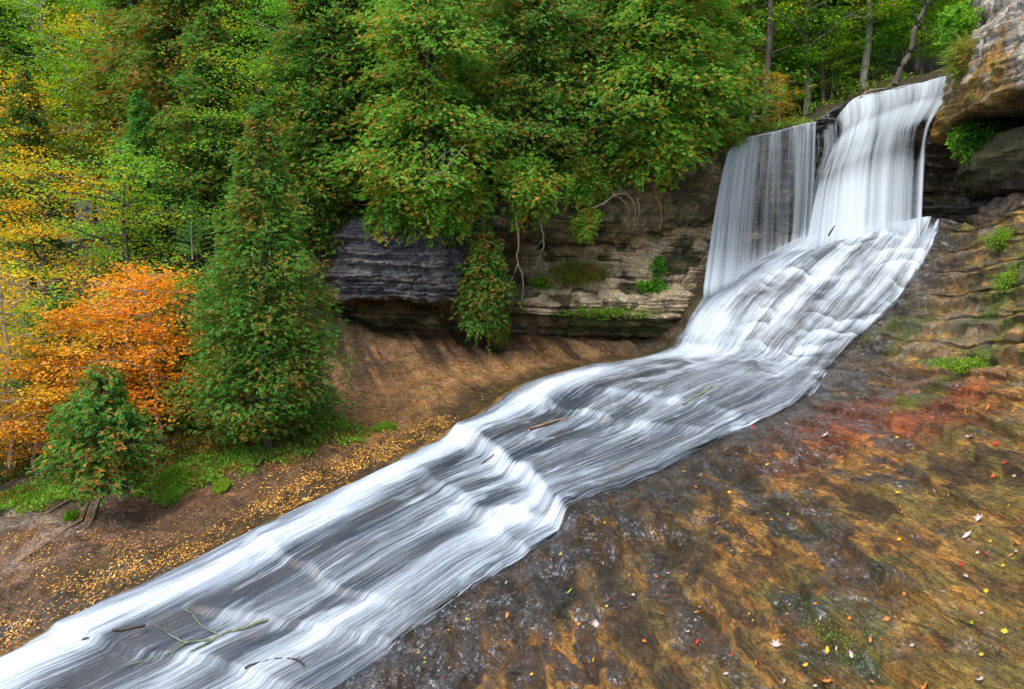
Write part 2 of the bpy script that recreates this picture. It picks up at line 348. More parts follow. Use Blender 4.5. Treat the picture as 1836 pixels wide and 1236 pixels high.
def ground_eval(s, t, water=False):
    fine = .2 if water else 1.
    """s, t 1-D arrays -> displaced grid"""
    G = surf(NET, s, t); S, T = np.meshgrid(s, t, indexing='ij')
    n = normals(G); n = np.where(n[..., 2:3] < 0, -n, n)
    chute = sstep(3.7, 4.1, T)*(1-sstep(5.9, 6.2, T))
    mound = chute*(1-sstep(3.6, 4.2, S))
    right = sstep(5.9, 6.4, T)
    left = 1-sstep(3.6, 4.1, T)
    # large shapes
    d = fbm(G*.45, 3, seed=1)*(.05+.12*right+.12*left)*(1-mound*.3)
    # bedding: thin layers cut by erosion, running across the slope
    L = G[..., 2]*1.0+.10*G[..., 0]+.05*G[..., 1]+.13*fbm(G*np.array([.5, .3, .5]), 4, seed=4)
    lay = L*3.2; fr = lay-np.floor(lay); stair = (sstep(.8, 1, fr)-fr)
    lay2 = L*9.5+fbm(G*1.5, 3, seed=6)*.8; f2 = lay2-np.floor(lay2); stair2 = sstep(.7, 1, f2)-f2
    d = d+(stair*.12+stair2*.04*sstep(-.3, .3, fbm(G*.7, 2, seed=7)))*right
    for pl, wd_, dp in CRACKS:
        dist = np.full(G.shape[:2], 9.)
        for p_, q_ in zip(pl[:-1], pl[1:]):
            e = (q_-p_)[:2]; tt = np.clip(((G[..., :2]-p_[:2])@e)/(e@e), 0, 1); dist = np.minimum(dist, np.linalg.norm(G[..., :2]-p_[:2]-tt[..., None]*e, axis=-1))
        d = d-dp*np.exp(-((dist+.03*fbm(G*3, 2, seed=13))/wd_)**2)*right
    # fluted sandstone scoop under the left cliff
    fl = perlin(np.stack([G[..., 0]*2.4+.9*G[..., 1], G[..., 2]*.5, G[..., 1]*.2], -1))
    d = d+left*.15*fl*sstep(2.1, 2.6, T)*(1-sstep(7.2, 8, S))
    # finer roughness
    d = d+fine*fbm(G*3.1, 4, seed=2)*(.03*right+.03*left+.010)
    d = d+right*.06*fbm(G*np.array([2.2, .6, 3.5]), 4, seed=8)
    G = G+n*d[..., None]
    # ledges: terraces on the cascade, steps on the slide
    z = G[..., 2].copy()
    hst = .62; q = (z+.55*fbm(G*np.array([.5, .4, .0]), 4, seed=9))/hst; fr = q-np.floor(q)
    terr = (sstep(.35, 1, fr)-fr)*hst
    tq = (T-RF)/(RA-RF); terr = .18*terr*sstep(-.35, .25, fbm(G*np.array([.8, .8, .8]), 3, seed=10)+.9*(tq-.3))
    upr = (1-sstep(3.4, 4.6, S))*(1-sstep(6., 6.5, T))*chute
    G[..., 2] += terr*upr*.95 + ledges(S, T)*(chute*.9+.1)*(1-sstep(6.3, 6.8, T))*sstep(4.2, 4.8, S)
    # terraces on the upper right bank
    q = (z+.05*G[..., 1]+.16*fbm(G*.4, 4, seed=12))/.55; fr = q-np.floor(q)
    G[..., 2] += (sstep(.5, 1, fr)-fr)*.30*right*(1-sstep(2.6, 4.4, S))*.9
    # channel bed a little lower than its edges
    Q = (T-RF)/(RA-RF); G[..., 2] -= .10*np.clip(4*Q*(1-Q), 0, 1)*chute*(sstep(4, 5, S) if water else 1)
    return G, S, T
def spaced(parts):
    out = [];
    for a, b, n in parts: out.append(np.linspace(a, b, n, endpoint=False))
    return np.concatenate(out+[[parts[-1][1]]])
gs = spaced([(0, 4, 260), (4, 11, 620), (11, NS-1, 60)])
gt = spaced([(0, 2, 30), (2, 4, 150), (4, 6, 170), (6, 8, 400), (8, 9, 40)])
GG, GS, GT = ground_eval(gs, gt)
gpx, gpy = project(GG)
def gidx(px, py, tmin=2.05, tmax=8.2, smin=0):
    ok = (GT >= tmin) & (GT <= tmax) & (GS >= smin)
    return np.unravel_index(np.argmin(np.where(ok, (gpx-px)**2+(gpy-py)**2, 1e12)), gpx.shape)
GN = normals(GG); GN = np.where(GN[..., 2:3] < 0, -GN, GN)
def gp(px, py, **k):
    i = gidx(px, py, **k); return GG[i].copy()
# colours of the stone itself: mixes of natural patches, in world space
def patch(G, c, rx, ry, soft=.5, warp=.4, seed=3, sc=1.2):
    dx = (G[..., 0]-c[0])/rx; dy = (G[..., 1]-c[1])/ry
    d = np.sqrt(dx*dx+dy*dy)+warp*fbm(G*sc, 4, seed=seed)
    return 1-sstep(1-soft, 1+soft, d)
def blend(col, wgt, c): return col*(1-wgt[..., None])+np.array(c)*wgt[..., None]
an = 1-.6*sstep(5.9, 6.2, GT)[..., None]*np.array([0, 1, 0]); n1 = fbm(GG*.8*an, 5, seed=21); n2 = fbm(GG*2.3*an, 4, seed=22); n3 = fbm(GG*np.array([1.9, .35, 3.]), 5, seed=23)
OCH, DRK, GRY, OLV, TAN, RED = (.29, .155, .03), (.04, .026, .014), (.07, .06, .052), (.085, .075, .018), (.34, .25, .15), (.30, .085, .03)
col = np.ones(GG.shape)*np.array(OCH)
col = blend(col, sstep(-.15, .35, n1), (.18, .13, .03)); col = blend(col, sstep(.0, .5, n2)*.6, (.38, .20, .05)); col = blend(col, sstep(.05, .5, -n3)*.8, DRK)
rightm = sstep(6., 6.15, GT)
wetr = rightm*(1-sstep(6.9, 8.2, GT+.7*n1))
col = blend(col, wetr*sstep(-.05, .3, n3)*.7, GRY)
nearw = rightm*(1-sstep(6.1, 6.9, GT+.35*n2)); col = blend(col, nearw*.75, (.05, .042, .035))
c = gp(1700, 710); col = blend(col, patch(GG, c, 2.6, 2.2)*rightm*.8, RED)
c = gp(1640, 570); col = blend(col, patch(GG, c, 1.6, 3., seed=5)*rightm*sstep(-.3, .3, n2)*.8, (.36, .22, .06))
c = gp(1800, 560); col = blend(col, patch(GG, c, 1.8, 2.6, seed=6)*rightm*sstep(-.2, .4, n1)*.75, (.30, .21, .10))
upb = rightm*(1-sstep(3.3, 4.3, GS+.3*n1)); col = blend(col, upb*.85, (.36, .24, .075)); col = blend(col, upb*sstep(-.05, .35, n2)*.7, (.15, .18, .025)); col = blend(col, upb*sstep(.1, .4, -n3)*.8, (.05, .04, .03)); col = blend(col, upb*sstep(.1, .3, n3)*.7, (.50, .38, .22)); col = blend(col, upb*(1-sstep(6.1, 6.6, GT+.3*n2))*.8, (.03, .032, .038))
for (px, py, rx, ry) in ((1740, 655, 1.6, .5), (1820, 500, .6, 1.1), (1560, 590, .6, .7), (1640, 590, .6, .5)):
    col = blend(col, patch(GG, gp(px, py), rx, ry, seed=7, warp=.7)*rightm*.8, (.11, .17, .02))
for (px, py, rx, ry) in ((1500, 1130, .25, .6), (1470, 1200, .4, .5), (1420, 1060, .3, .5), (1450, 960, .4, .3), (1600, 1010, .3, .2)):
    col = blend(col, patch(GG, gp(px, py), rx, ry, seed=8, warp=1, sc=3)*rightm*.6, (.06, .08, .015))
leftm = 1-sstep(3.95, 4.0, GT)
lc = np.ones(GG.shape)*np.array((.15, .09, .045)); lc = blend(lc, sstep(-.1, .5, n2)*.7, (.26, .17, .11)); lc = blend(lc, sstep(.1, .5, n1)*.6, (.13, .085, .05))
fl = fbm(np.stack([GG[..., 0]*3.2+1.2*GG[..., 1], GG[..., 2]*.4, GG[..., 1]*.2], -1), 4, gain=.65); scp = (1-sstep(7.2, 8, GS)); bz = fbm(np.stack([GG[..., 2]*5, GG[..., 0]*.3, GG[..., 1]*.8], -1), 3, seed=24); lc = blend(lc, sstep(.0, .3, fl)*.85*scp, (.055, .035, .018)); lc = blend(lc, sstep(.05, .3, -fl)*.7*scp, (.33, .22, .10)); lc = blend(lc, sstep(.1, .35, bz)*.5*scp, (.09, .06, .025))
lc = blend(lc, sstep(3.35, 3.75, GT+.25*n1)*.9, (.115, .075, .016)); lc = blend(lc, (1-sstep(1.7, 2.2, GT-.6*sstep(7.5, 8.5, GS)))*.9, (.035, .04, .015))
lc = lc*np.array([.66, .62, .58])
lowl = sstep(8.4, 9.5, GS); lc = blend(lc, lowl*(1-sstep(3.1, 3.5, GT+.3*n1))*.6*sstep(-.3, .2, n1), (.25, .20, .16))
lc = blend(lc, sstep(4.5, 5, GS)*(1-sstep(6.9, 7.6, GS))*sstep(2.5, 2.9, GT)*(1-sstep(3.3, 3.7, GT))*.5, (.30, .17, .06))
col = col*(1-leftm[..., None])+lc*leftm[..., None]
side = (1-sstep(3.9, 4.5, GS))*(1-sstep(4.0, 4.1, GT)); col = blend(col, side*.9, (.07, .06, .03))
bed = sstep(3.98, 4.05, GT)*(1-rightm); col = blend(col, bed*.9, (.05, .045, .04))
wet = np.clip(wetr*(.12+.88*sstep(-.15, .2, n3+n1*.4))+nearw+.35*rightm*sstep(0, .3, n3), 0, 1)
wet = wet*(1-sstep(2.0, 0.8, GS)*.0); wet = np.clip(wet+bed+leftm*sstep(3.45, 3.8, GT)*.5, 0, 1)
alen = np.cumsum(np.concatenate([[0], np.linalg.norm(np.diff(GG[:, 240], axis=0), axis=1)]))
guv = np.stack([np.repeat(alen[:, None], len(gt), 1), np.cumsum(np.concatenate([np.zeros((len(gs), 1)), np.linalg.norm(np.diff(GG, axis=1), axis=2)], 1), 1)], -1)
tag(grid_obj('ground', GG, M['rock'], uv=guv, attrs={'Col': np.clip(col, 0, 1), 'wet': wet}), kind='structure')

# ------------------------------------------------------------------ water running over the cascade and down the slide
ws = spaced([(0, 4, 300), (4, 11, 760), (11, 12.6, 60)]); wt = spaced([(3.97, 6.05, 300)])
WG, WS, WT = ground_eval(ws, wt, True)
q = (WT-RF)/(RA-RF)
along = np.cumsum(np.concatenate([np.zeros((1, len(wt))), np.linalg.norm(np.diff(surf(NET, ws, [5.])[:, 0], axis=0), axis=1)[:, None]*np.ones((1, len(wt)))]), 0)
across = q*5.5
strand = fbm(np.stack([across*1.3+.5*fbm(np.stack([along*.25, across*.6, along*0], -1), 2, seed=31), along*.16, along*0], -1), 4, seed=32)
rag = .022*fbm(np.stack([along*.9, q*1.5, q*0], -1), 4, seed=38)
edge = np.clip(np.minimum(q+.02+rag, 1.0-q+rag*1.3)/.05, 0, 1)
lift = .05+.055*strand+.02*fbm(np.stack([across*5, along*.7, along*0], -1), 3, seed=33)
slid = sstep(4.2, 5., WS)
lift = lift*(.35+.65*slid)+.10*np.exp(-((q-.17)/.09)**2)*slid+.05*np.exp(-((q-.8)/.1)**2)*slid
WG[..., 2] += np.clip(lift, .012, 1)*(edge*.9+.1)+.01+.08*np.clip(4*q*(1-q), 0, 1)*slid-.05*(1-edge)
WG = WG+(1-slid)[..., None]*np.array([0, -.05, .03])
def band(c, wd, a=1.): return a*np.exp(-((q-c)/wd)**2)
wob = .03*np.sin(WS*1.7)+.03*fbm(np.stack([WS*1.1, q*2, q*0], -1), 3, seed=34)
foam = .17+.26*strand
foam = foam+slid*(band(.15+wob, .085, .75)+band(.80+wob-.02*WS*0, .075, .34)*sstep(5.8, 8, WS)+band(.56+wob, .04, .2)*sstep(5, 7, WS)-band(.30+wob, .05, .25)-band(.67+wob, .04, .25)*sstep(6.5, 8, WS))
foam = foam+(1-sstep(3.8, 5.6, WS+.6*strand))*.22 + sstep(10, 12, WS)*.12
veil = fbm(np.stack([across*2.6, along*.12, along*0], -1), 4, seed=39); lq = (WG[..., 2]+.5*fbm(WG*np.array([.55, .45, 0]), 4, seed=15))/.40; lf_ = lq-np.floor(lq); lm = sstep(-.2, .25, fbm(WG*np.array([.9, .9, 1.2]), 3, seed=16))*sstep(.12, .35, q)
WG[..., 2] += (1-slid)*.04*lm*(sstep(.4, 1, lf_)-lf_)
foam = foam+(1-slid)*lm*(.24*sstep(.45, .9, lf_)*(1-sstep(.97, 1, lf_))-.14*(1-sstep(.05, .45, lf_)))
foam = foam+(1-slid)*.38*veil
foam = foam+(1-slid)*(.06+.34*fbm(np.stack([across*.9, along*.8, along*0], -1), 4, seed=37))
for s0, k, a, q0, q1 in ((6.25, 1.15, .5, .0, 1.), (7.55, -.15, .5, .55, 1.1), (6.9, .9, .22, .2, 1.1), (8.3, .9, .15, .05, .8), (9.3, .5, .16, .3, 1.1), (10.1, .8, .2, -.1, .9), (5.45, .5, .2, .1, .9), (4.9, .6, .2, .3, 1.1)):
    x = WS-(s0+k*q+.11*fbm(np.stack([q*3.5+s0*9, q*0+s0, WS*0+3.3], -1), 3)); foam = foam+a*sstep(-.03, .03, x)*np.exp(-np.clip(x, 0, 9)/.16)*sstep(q0-.05, q0+.03, q)*(1-sstep(q1-.05, q1+.05, q))*(.5+.9*sstep(-.3, .4, fbm(np.stack([across*2, along*.5, along*0], -1), 3, seed=35)))
caps = fbm(np.stack([across*3.2, along*.8, along*0], -1), 4, seed=36); foam = foam+slid*.3*sstep(.3, .7, caps)
dz = np.gradient(WG[..., 2], axis=0)/(np.linalg.norm(np.gradient(WG, axis=0), axis=-1)+1e-9)
foam = foam+(1-slid)*(.35*np.clip(-dz-.35, 0, 1))+.45*(1-sstep(0, .8, WS))+.3*np.exp(-((WS-3.9)/.35)**2)*(q < .75)
cover = np.clip(edge*1.0+.15*strand-1.2*(1-sstep(.0, .5, WS+.4*strand))*sstep(.8, .95, q), 0, 1)*(1-.35*(1-slid)*sstep(.93, 1, q))
uvw = np.stack([along, across], -1)
tag(grid_obj('stream_water', WG, M['water'], uv=uvw, attrs={'foam': np.clip(foam, -.5, 1.3), 'cover': cover}), kind='structure')

# ------------------------------------------------------------------ left cliff and the wall behind the falls
CL = {
 430: [(640,27.5),(600,27.4),(575,27.2),(555,27.4),(545,27.2),(535,26.5),(470,26.4),(420,26.5),(400,26.8),(385,27.5),(372,28.5)],
 545: [(625,26.0),(595,25.9),(570,25.7),(553,25.9),(545,25.6),(537,25.0),(470,24.8),(415,24.9),(392,25.1),(380,25.8),(368,27)],
 610: [(612,25.5),(590,25.4),(565,25.2),(552,25.4),(546,24.9),(540,23.9),(470,23.6),(412,23.7),(390,23.9),(376,24.8),(362,26.3)],
 700: [(605,25.5),(588,25.4),(562,25.2),(550,25.4),(544,24.7),(538,23.2),(470,23.0),(412,23.1),(392,23.3),(372,24.4),(352,26.2)],
 830: [(602,25.5),(588,25.3),(562,25.2),(550,25.4),(544,24.9),(534,23.4),(470,23.3),(402,23.4),(382,23.6),(360,24.6),(336,26.1)],
 930: [(606,25.7),(592,25.1),(565,24.6),(543,24.5),(533,24.9),(520,25.7),(450,26.0),(428,25.5),(408,24.2),(358,24.3),(322,26.)],
 1050: [(608,25.8),(595,25.1),(568,24.6),(542,24.5),(526,25.0),(500,25.5),(455,25.6),(438,25.4),(425,24.6),(340,24.4),(302,26)],
 1150: [(612,26.0),(598,25.2),(572,24.7),(540,24.6),(515,25.2),(480,25.3),(433,25.5),(427,25.3),(415,24.7),(318,24.6),(282,26)],
 1240: [(628,26.0),(603,25.4),(572,25.1),(532,25.0),(502,25.3),(462,25.5),(412,25.7),(402,25.5),(390,25),(292,25.0),(264,26.)],
 1320: [(645,27),(603,26.9),(572,26.8),(532,26.6),(502,26.6),(462,26.7),(412,26.9),(402,26.9),(380,26.3),(295,26.0),(247,26.1)],
 1450: [(640,27.8),(600,27.7),(560,27.6),(520,27.5),(490,27.4),(460,27.3),(430,27.2),(400,27.),(370,26.8),(280,26.3),(221,26.2)],
 1525: [(640,27.8),(600,27.7),(560,27.6),(520,27.5),(480,27.3),(440,27.2),(400,27.0),(360,26.8),(320,26.7),(260,26.5),(183,26.2)],
 1620: [(640,27.8),(600,27.7),(560,27.6),(520,27.5),(480,27.2),(430,27.0),(380,26.8),(330,26.6),(280,26.4),(220,26.0),(155,25.6)],
 1940: [(640,27.8),(600,27.7),(560,27.6),(520,27.5),(480,27.0),(430,26.8),(380,26.6),(330,26.4),(270,26.0),(200,25.5),(118,25.0)],
 1740: [(640,27.8),(600,27.7),(560,27.6),(520,27.5),(480,27.0),(430,26.8),(380,26.6),(330,26.4),(270,26.0),(200,25.5),(128,25.0)],
}
keys = sorted(CL)
CN = np.array([[P(k, y_, Y) for y_, Y in CL[k]] for k in keys])
cs = np.linspace(0, len(keys)-1, 560); ct = np.linspace(0, 10, 330)
# straight-line between keys vertically keeps ledges crisp
def lin(n, p):
    i = np.clip(np.floor(p).astype(int), 0, n-2); t = p-i; Mx = np.zeros((len(p), n)); r = np.arange(len(p)); Mx[r, i] = 1-t; Mx[r, i+1] = t; return Mx
CG = np.einsum('ai,ijk,bj->abk', crm(len(keys), cs), CN, .6*lin(11, ct)+.4*crm(11, ct))
nrm = normals(CG); nrm = np.where(nrm[..., 1:2] > 0, -nrm, nrm)
zc = CG[..., 2]+.03*CG[..., 0]+.06*fbm(CG*.8, 3, seed=40)
strat = perlin(np.stack([zc*5.5, CG[..., 0]*.25, CG[..., 0]*0], -1))+.6*perlin(np.stack([zc*14, CG[..., 0]*.5, CG[..., 0]*0+5], -1))
blk = fbm(CG*np.array([1.1, 1.1, 1.8]), 4, seed=41)
crk = np.abs(fbm(CG*np.array([.9, .9, .35]), 3, seed=42)); crk = 1-sstep(0, .06, crk)
lz = zc*3.1+.25*fbm(CG*np.array([.6, .6, 1.]), 3, seed=48); lf = lz-np.floor(lz); lz2 = zc*9.7; lf2 = lz2-np.floor(lz2)
dd = .13*(lf-sstep(.86, 1, lf)-.5)+.045*(lf2-sstep(.8, 1, lf2)-.5)+.10*strat+.13*blk+.05*fbm(CG*5, 3, seed=43)-.10*crk
CG2 = CG+nrm*dd[..., None]
cn1 = fbm(CG2*1.2, 5, seed=44); cn2 = fbm(CG2*np.array([3, 3, 4.]), 4, seed=45); cpx, cpy = project(CG)
cc = np.ones(CG.shape)*np.array((.15, .13, .07)); cc = blend(cc, sstep(.0, .5, cn2)*.6, (.27, .22, .12)); cc = blend(cc, sstep(.1, .4, -cn1)*.7, (.03, .036, .015))
CS_, CT_ = np.meshgrid(cs, ct, indexing='ij')
block = sstep(1.6, 2.1, CS_)*(1-sstep(4.2, 4.8, CS_))*sstep(4.8, 5.2, CT_)*(1-sstep(8.0, 8.7, CT_))
bc = np.ones(CG.shape)*np.array((.085, .09, .13)); bc = blend(bc, sstep(.05, .5, cn1), (.15, .15, .17)); bc = blend(bc, sstep(.1, .4, -cn2)*.7, (.018, .016, .016))
lich = sstep(.12, .35, strat+.5*cn2)*sstep(.05, .35, fbm(CG2*9, 3, seed=47)); bc = blend(bc, lich*.8, (.38, .36, .27))
cc = cc*(1-block[..., None])+bc*block[..., None]
tanm = sstep(4.8, 5.6, CS_)*(1-sstep(9.3, 10.2, CS_))*sstep(1.5, 2.1, CT_)*(1-sstep(6.3, 7., CT_+.8*cn1))
cc = blend(cc, tanm*sstep(-.5, -.1, cn1+.4*strat)*.92, (.58, .50, .34)); cc = blend(cc, tanm*sstep(.15, .5, cn2)*.4, (.20, .19, .08))
mossb = sstep(5.3, 5.7, CS_)*(1-sstep(7.4, 8.2, CS_))*sstep(.9, 1.2, CT_)*(1-sstep(2.0, 2.5, CT_+.6*cn2)); cc = blend(cc, mossb*.85, (.045, .06, .012))
upt = sstep(6.5, 7.5, CS_)*(1-sstep(9, 9.8, CS_))*sstep(8.5, 8.8, CT_); cc = blend(cc, upt*sstep(.0, .4, strat+cn1)*.7, (.25, .20, .11))
und = sstep(1.8, 2.5, CS_)*(1-sstep(4.6, 5, CS_))*sstep(1.0, 1.6, CT_)*(1-sstep(4.5, 5, CT_)); cc = blend(cc, und*sstep(.15, .35, cn1)*.8, (.30, .24, .15))
seam = sstep(.88, .96, lf)*.7; cc = blend(cc, seam, (.02, .018, .012))
cuv = np.stack([CG[..., 0], CG[..., 2]], -1)
back = sstep(9.2, 9.8, CS_)
cwet = np.clip(block*.35+back*.7, 0, 1); cc = blend(cc, back*sstep(8.6, 9.4, CT_)*.7, (.03, .03, .035)); cc = blend(cc, back*(1-sstep(8.6, 9.4, CT_))*.5*sstep(-.3, .3, cn1), (.10, .09, .05))
tag(grid_obj('cliff', CG2, M['rock'], uv=cuv, attrs={'Col': np.clip(cc, 0, 1), 'wet': cwet}), kind='structure')

# plateau of forest soil above the cliff
top = CG2[::4, -1]; pr = [top+np.array([0, -.1, -.25]), top+np.array([0, .6, .05])]
for dy, dzz in ((3, .55), (8, 2.4), (18, 6.8), (40, 15), (110, 22)): pr.append(top+np.array([0, dy, dzz]))
PN = np.stack(pr, 1); PG = surf(PN, np.linspace(0, len(top)-1, 140), np.linspace(0, 6, 60)); PG[..., 2] += .25*fbm(PG*.5, 3, seed=51)*sstep(0, .1, np.linspace(0, 1, 60))[None]
pc = np.ones(PG.shape)*np.array((.05, .04, .02)); pc = blend(pc, sstep(0, .5, fbm(PG*1.2, 4, seed=52)), (.05, .075, .015))
tag(grid_obj('hill', PG, M['rock'], uv=PG[..., :2].copy(), attrs={'Col': pc, 'wet': pc[..., 0]*0}), kind='structure')
rs = np.random.RandomState(77); pi_ = rs.randint(10, 128, 5200); pj_ = 9+np.minimum(rs.exponential(8, 5200).astype(int), 45)
pp_ = PG[pi_, pj_]+rs.normal(0, .2, (5200, 3))*np.array([1, 1, .1])
_fx, _fy = project(pp_); FLOORP = pp_[(_fx < 1440) | (pj_ > 17)]
# far land to the horizon
fx = np.concatenate([np.linspace(-600, -40, 12), np.linspace(-36, 60, 40), np.linspace(70, 600, 12)]); fy = np.concatenate([np.linspace(30, 90, 20), np.linspace(100, 900, 20)])
X, Y = np.meshgrid(fx, fy, indexing='ij'); Z = EYE-4.5+np.clip((Y-36)*.28, -1, 16)+1.2*fbm(np.stack([X*.05, Y*.05, X*0], -1), 3)
fg = np.stack([X, Y, Z], -1); fc = np.ones(fg.shape)*np.array((.03, .04, .015))
tag(grid_obj('far_hills', fg, M['rock'], uv=fg[..., :2].copy(), attrs={'Col': fc, 'wet': X*0}), kind='structure')

# ------------------------------------------------------------------ right gorge wall with its overhang
path = np.array([[13.3, 26.5], [12.3, 24.6], [11.55, 22.8], [11.05, 21], [10.75, 19.2], [10.6, 17.5], [10.5, 15], [10.3, 12], [10.2, 9], [10.4, 5], [11, 0], [12, -6]])
prof = [(-4.5, .9), (-1.5, .8), (.6, .9), (1.3, .8), (2.0, 1.2), (2.15, 2.6), (2.35, 2.5), (2.45, 1.0), (2.9, .55), (3.5, .95), (3.75, 2.6), (3.95, 2.4), (3.98, .7), (4.05, .0), (4.8, .05), (6.0, .35), (6.3, .75), (7.8, .9), (9.5, 1.1), (10.2, 2.5), (11, 8)]
wn = np.zeros((len(path), len(prof), 3)); tg = np.gradient(path, axis=0); tg /= np.linalg.norm(tg, axis=1)[:, None]
for i, (p2, tt) in enumerate(zip(path, tg)):
    outn = np.array([-tt[1], tt[0]]);
    if outn[0] < 0: outn = -outn
    for j, (z_, o_) in enumerate(prof):
        fz = z_
        wn[i, j] = (p2[0]+outn[0]*o_, p2[1]+outn[1]*o_, EYE+fz)
rs_ = np.linspace(0, len(path)-1, 460); rt = spaced([(0, 2, 14), (2, 16, 330), (16, 20, 60)])
RG = np.einsum('ai,ijk,bj->abk', crm(len(path), rs_), wn, .65*lin(len(prof), rt)+.35*crm(len(prof), rt))
RS, RT = np.meshgrid(rs_, rt, indexing='ij'); nr = normals(RG); nr = np.where(nr[..., 0:1] > 0, -nr, nr)
zz = RG[..., 2]-.10*RG[..., 1]; stt = perlin(np.stack([zz*3.5, RG[..., 1]*.3, zz*0], -1))+.5*perlin(np.stack([zz*10, RG[..., 1]*.5, zz*0+2], -1))
bb = fbm(RG*np.array([1, .8, 1.3]), 5, seed=61)
RG2 = RG+nr*(.16*stt+.12*bb+.05*fbm(RG*5, 3, seed=62))[..., None]
r1 = fbm(RG2*1.4, 5, seed=63); r2 = fbm(RG2*4, 4, seed=64)
rc = np.ones(RG.shape)*np.array((.40, .385, .36)); rc = blend(rc, sstep(0, .5, r1), (.52, .50, .47)); rc = blend(rc, sstep(.1, .5, -r2)*.6, (.16, .15, .13)); rc = blend(rc, sstep(.1, .35, stt)*.35, (.16, .14, .10))
lip = sstep(10.8, 11.5, RT)*(1-sstep(13.6, 15., RT+1.2*r1))*(1-sstep(3.9, 5.2, RS+.8*r1)); rc = blend(rc, lip*.9, (.30, .17, .025)); rc = blend(rc, lip*sstep(0, .4, r2)*.7, (.14, .17, .02))
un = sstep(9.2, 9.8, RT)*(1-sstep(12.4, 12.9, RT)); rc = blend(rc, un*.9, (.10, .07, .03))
mw = sstep(6.5, 7, RT)*(1-sstep(9, 9.6, RT)); rc = blend(rc, mw*.9, (.07, .075, .02))
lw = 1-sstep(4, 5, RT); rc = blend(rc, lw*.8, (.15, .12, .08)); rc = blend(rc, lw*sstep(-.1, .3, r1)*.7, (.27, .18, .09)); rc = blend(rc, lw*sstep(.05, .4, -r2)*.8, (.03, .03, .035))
rw = np.clip(lw*.5*(1-sstep(3, 5, RS))+.0, 0, 1)
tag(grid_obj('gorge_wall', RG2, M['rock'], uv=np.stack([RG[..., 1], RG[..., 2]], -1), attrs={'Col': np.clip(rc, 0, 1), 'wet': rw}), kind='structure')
wpx, wpy = project(RG2)

# ------------------------------------------------------------------ falling water
def curtain(name, ctrl, ns, nt_, foamf, thick=.12, seed=1, wave=.10):
    C = np.array([[P(*p_) for p_ in r_] for r_ in ctrl]); s = np.linspace(0, C.shape[0]-1, ns); t = np.linspace(0, C.shape[1]-1, nt_)
    G = surf(C, s, t); a = np.linspace(0, 1, ns)[:, None]*np.ones((1, nt_)); b = np.linspace(0, 1, nt_)[None]*np.ones((ns, 1))
    wdt = np.linalg.norm(C[0, -1]-C[0, 0]); hgt = np.linalg.norm(C[-1, 0]-C[0, 0])
    rip = fbm(np.stack([b*wdt*2.2, a*hgt*.12, a*0+seed], -1), 4, seed=seed)
    G[..., 1] -= wave*rip*(.25+a)
    f = foamf(a, b, rip)
    return tag(grid_obj(name, G, M['fall'], uv=np.stack([a*hgt, b*wdt+seed*3], -1), attrs={'foam': f}), kind='structure')
def g_(b, c, w_): return np.exp(-((b-c)/w_)**2)
curtain('waterfall', [
 [(1318,268,26.6),(1350,252,26.6),(1400,240,26.6),(1440,228,26.5),(1465,222,26.5)],
 [(1310,262,25.8),(1345,246,25.8),(1398,234,25.8),(1440,223,25.8),(1466,219,25.8)],
 [(1299,290,25.35),(1340,272,25.4),(1396,258,25.4),(1440,246,25.4),(1465,240,25.5)],
 [(1284,360,25.0),(1330,350,25.1),(1392,345,25.1),(1436,335,25.2),(1462,330,25.3)],
 [(1270,450,24.7),(1322,450,24.9),(1388,440,25.0),(1430,425,25.1),(1458,415,25.2)],
 [(1256,556,23.9),(1314,530,23.95),(1383,498,24.1),(1424,478,24.2),(1455,466,24.3)]], 120, 220,
 lambda a, b, r: .21+.40*g_(b, .10, .14)+.30*g_(b, .82, .035)+.22*g_(b, .93, .03)+.12*g_(b, .5, .2)+.45*(1-sstep(0, .3, a))+.3*sstep(.75, .9, a)-1.6*sstep(.90, 1, a)-.5*(1-sstep(0, .035, b))-.5*sstep(.97, 1, b)-.12*g_(b, .45, .12)*a, seed=1)
curtain('waterfall', [
 [(1500,224,26.9),(1530,184,26.8),(1575,170,26.6),(1640,152,26.2),(1716,130,25.6)],
 [(1497,214,26.2),(1532,178,26.1),(1578,166,25.9),(1645,149,25.5),(1714,134,24.9)],
 [(1500,236,25.8),(1535,212,25.7),(1580,192,25.4),(1645,170,25.0),(1708,156,24.4)],
 [(1494,262,25.7),(1528,234,25.6),(1575,212,25.3),(1640,190,24.9),(1694,178,24.3)],
 [(1482,292,25.3),(1520,262,25.2),(1570,238,24.9),(1625,220,24.4),(1676,207,24.0)],
 [(1474,312,25.0),(1510,290,24.9),(1562,266,24.6),(1618,246,24.1),(1664,236,23.8)],
 [(1462,350,24.9),(1500,338,24.7),(1555,320,24.4),(1612,304,23.9),(1657,296,23.6)],
 [(1434,500,23.9),(1486,488,23.5),(1546,476,23.15),(1605,466,22.7),(1650,462,22.3)]], 200, 260,
 lambda a, b, r: .40+.35*g_(a, .12, .14)+.25*g_(a, .45, .1)+.28*g_(b, .3, .16)-.26*sstep(.62, .75, b)*sstep(.55, .7, a)+.42*g_(b, .965, .018)*sstep(.5, .6, a)-.3*g_(b, .91, .03)*sstep(.55, .65, a)+.35*sstep(.78, .9, a)-1.3*sstep(.93, 1, a)-.35*g_(b, .0, .1)*(1-sstep(.35, .5, a))-.25*(1-sstep(0, .05, b)), seed=5)
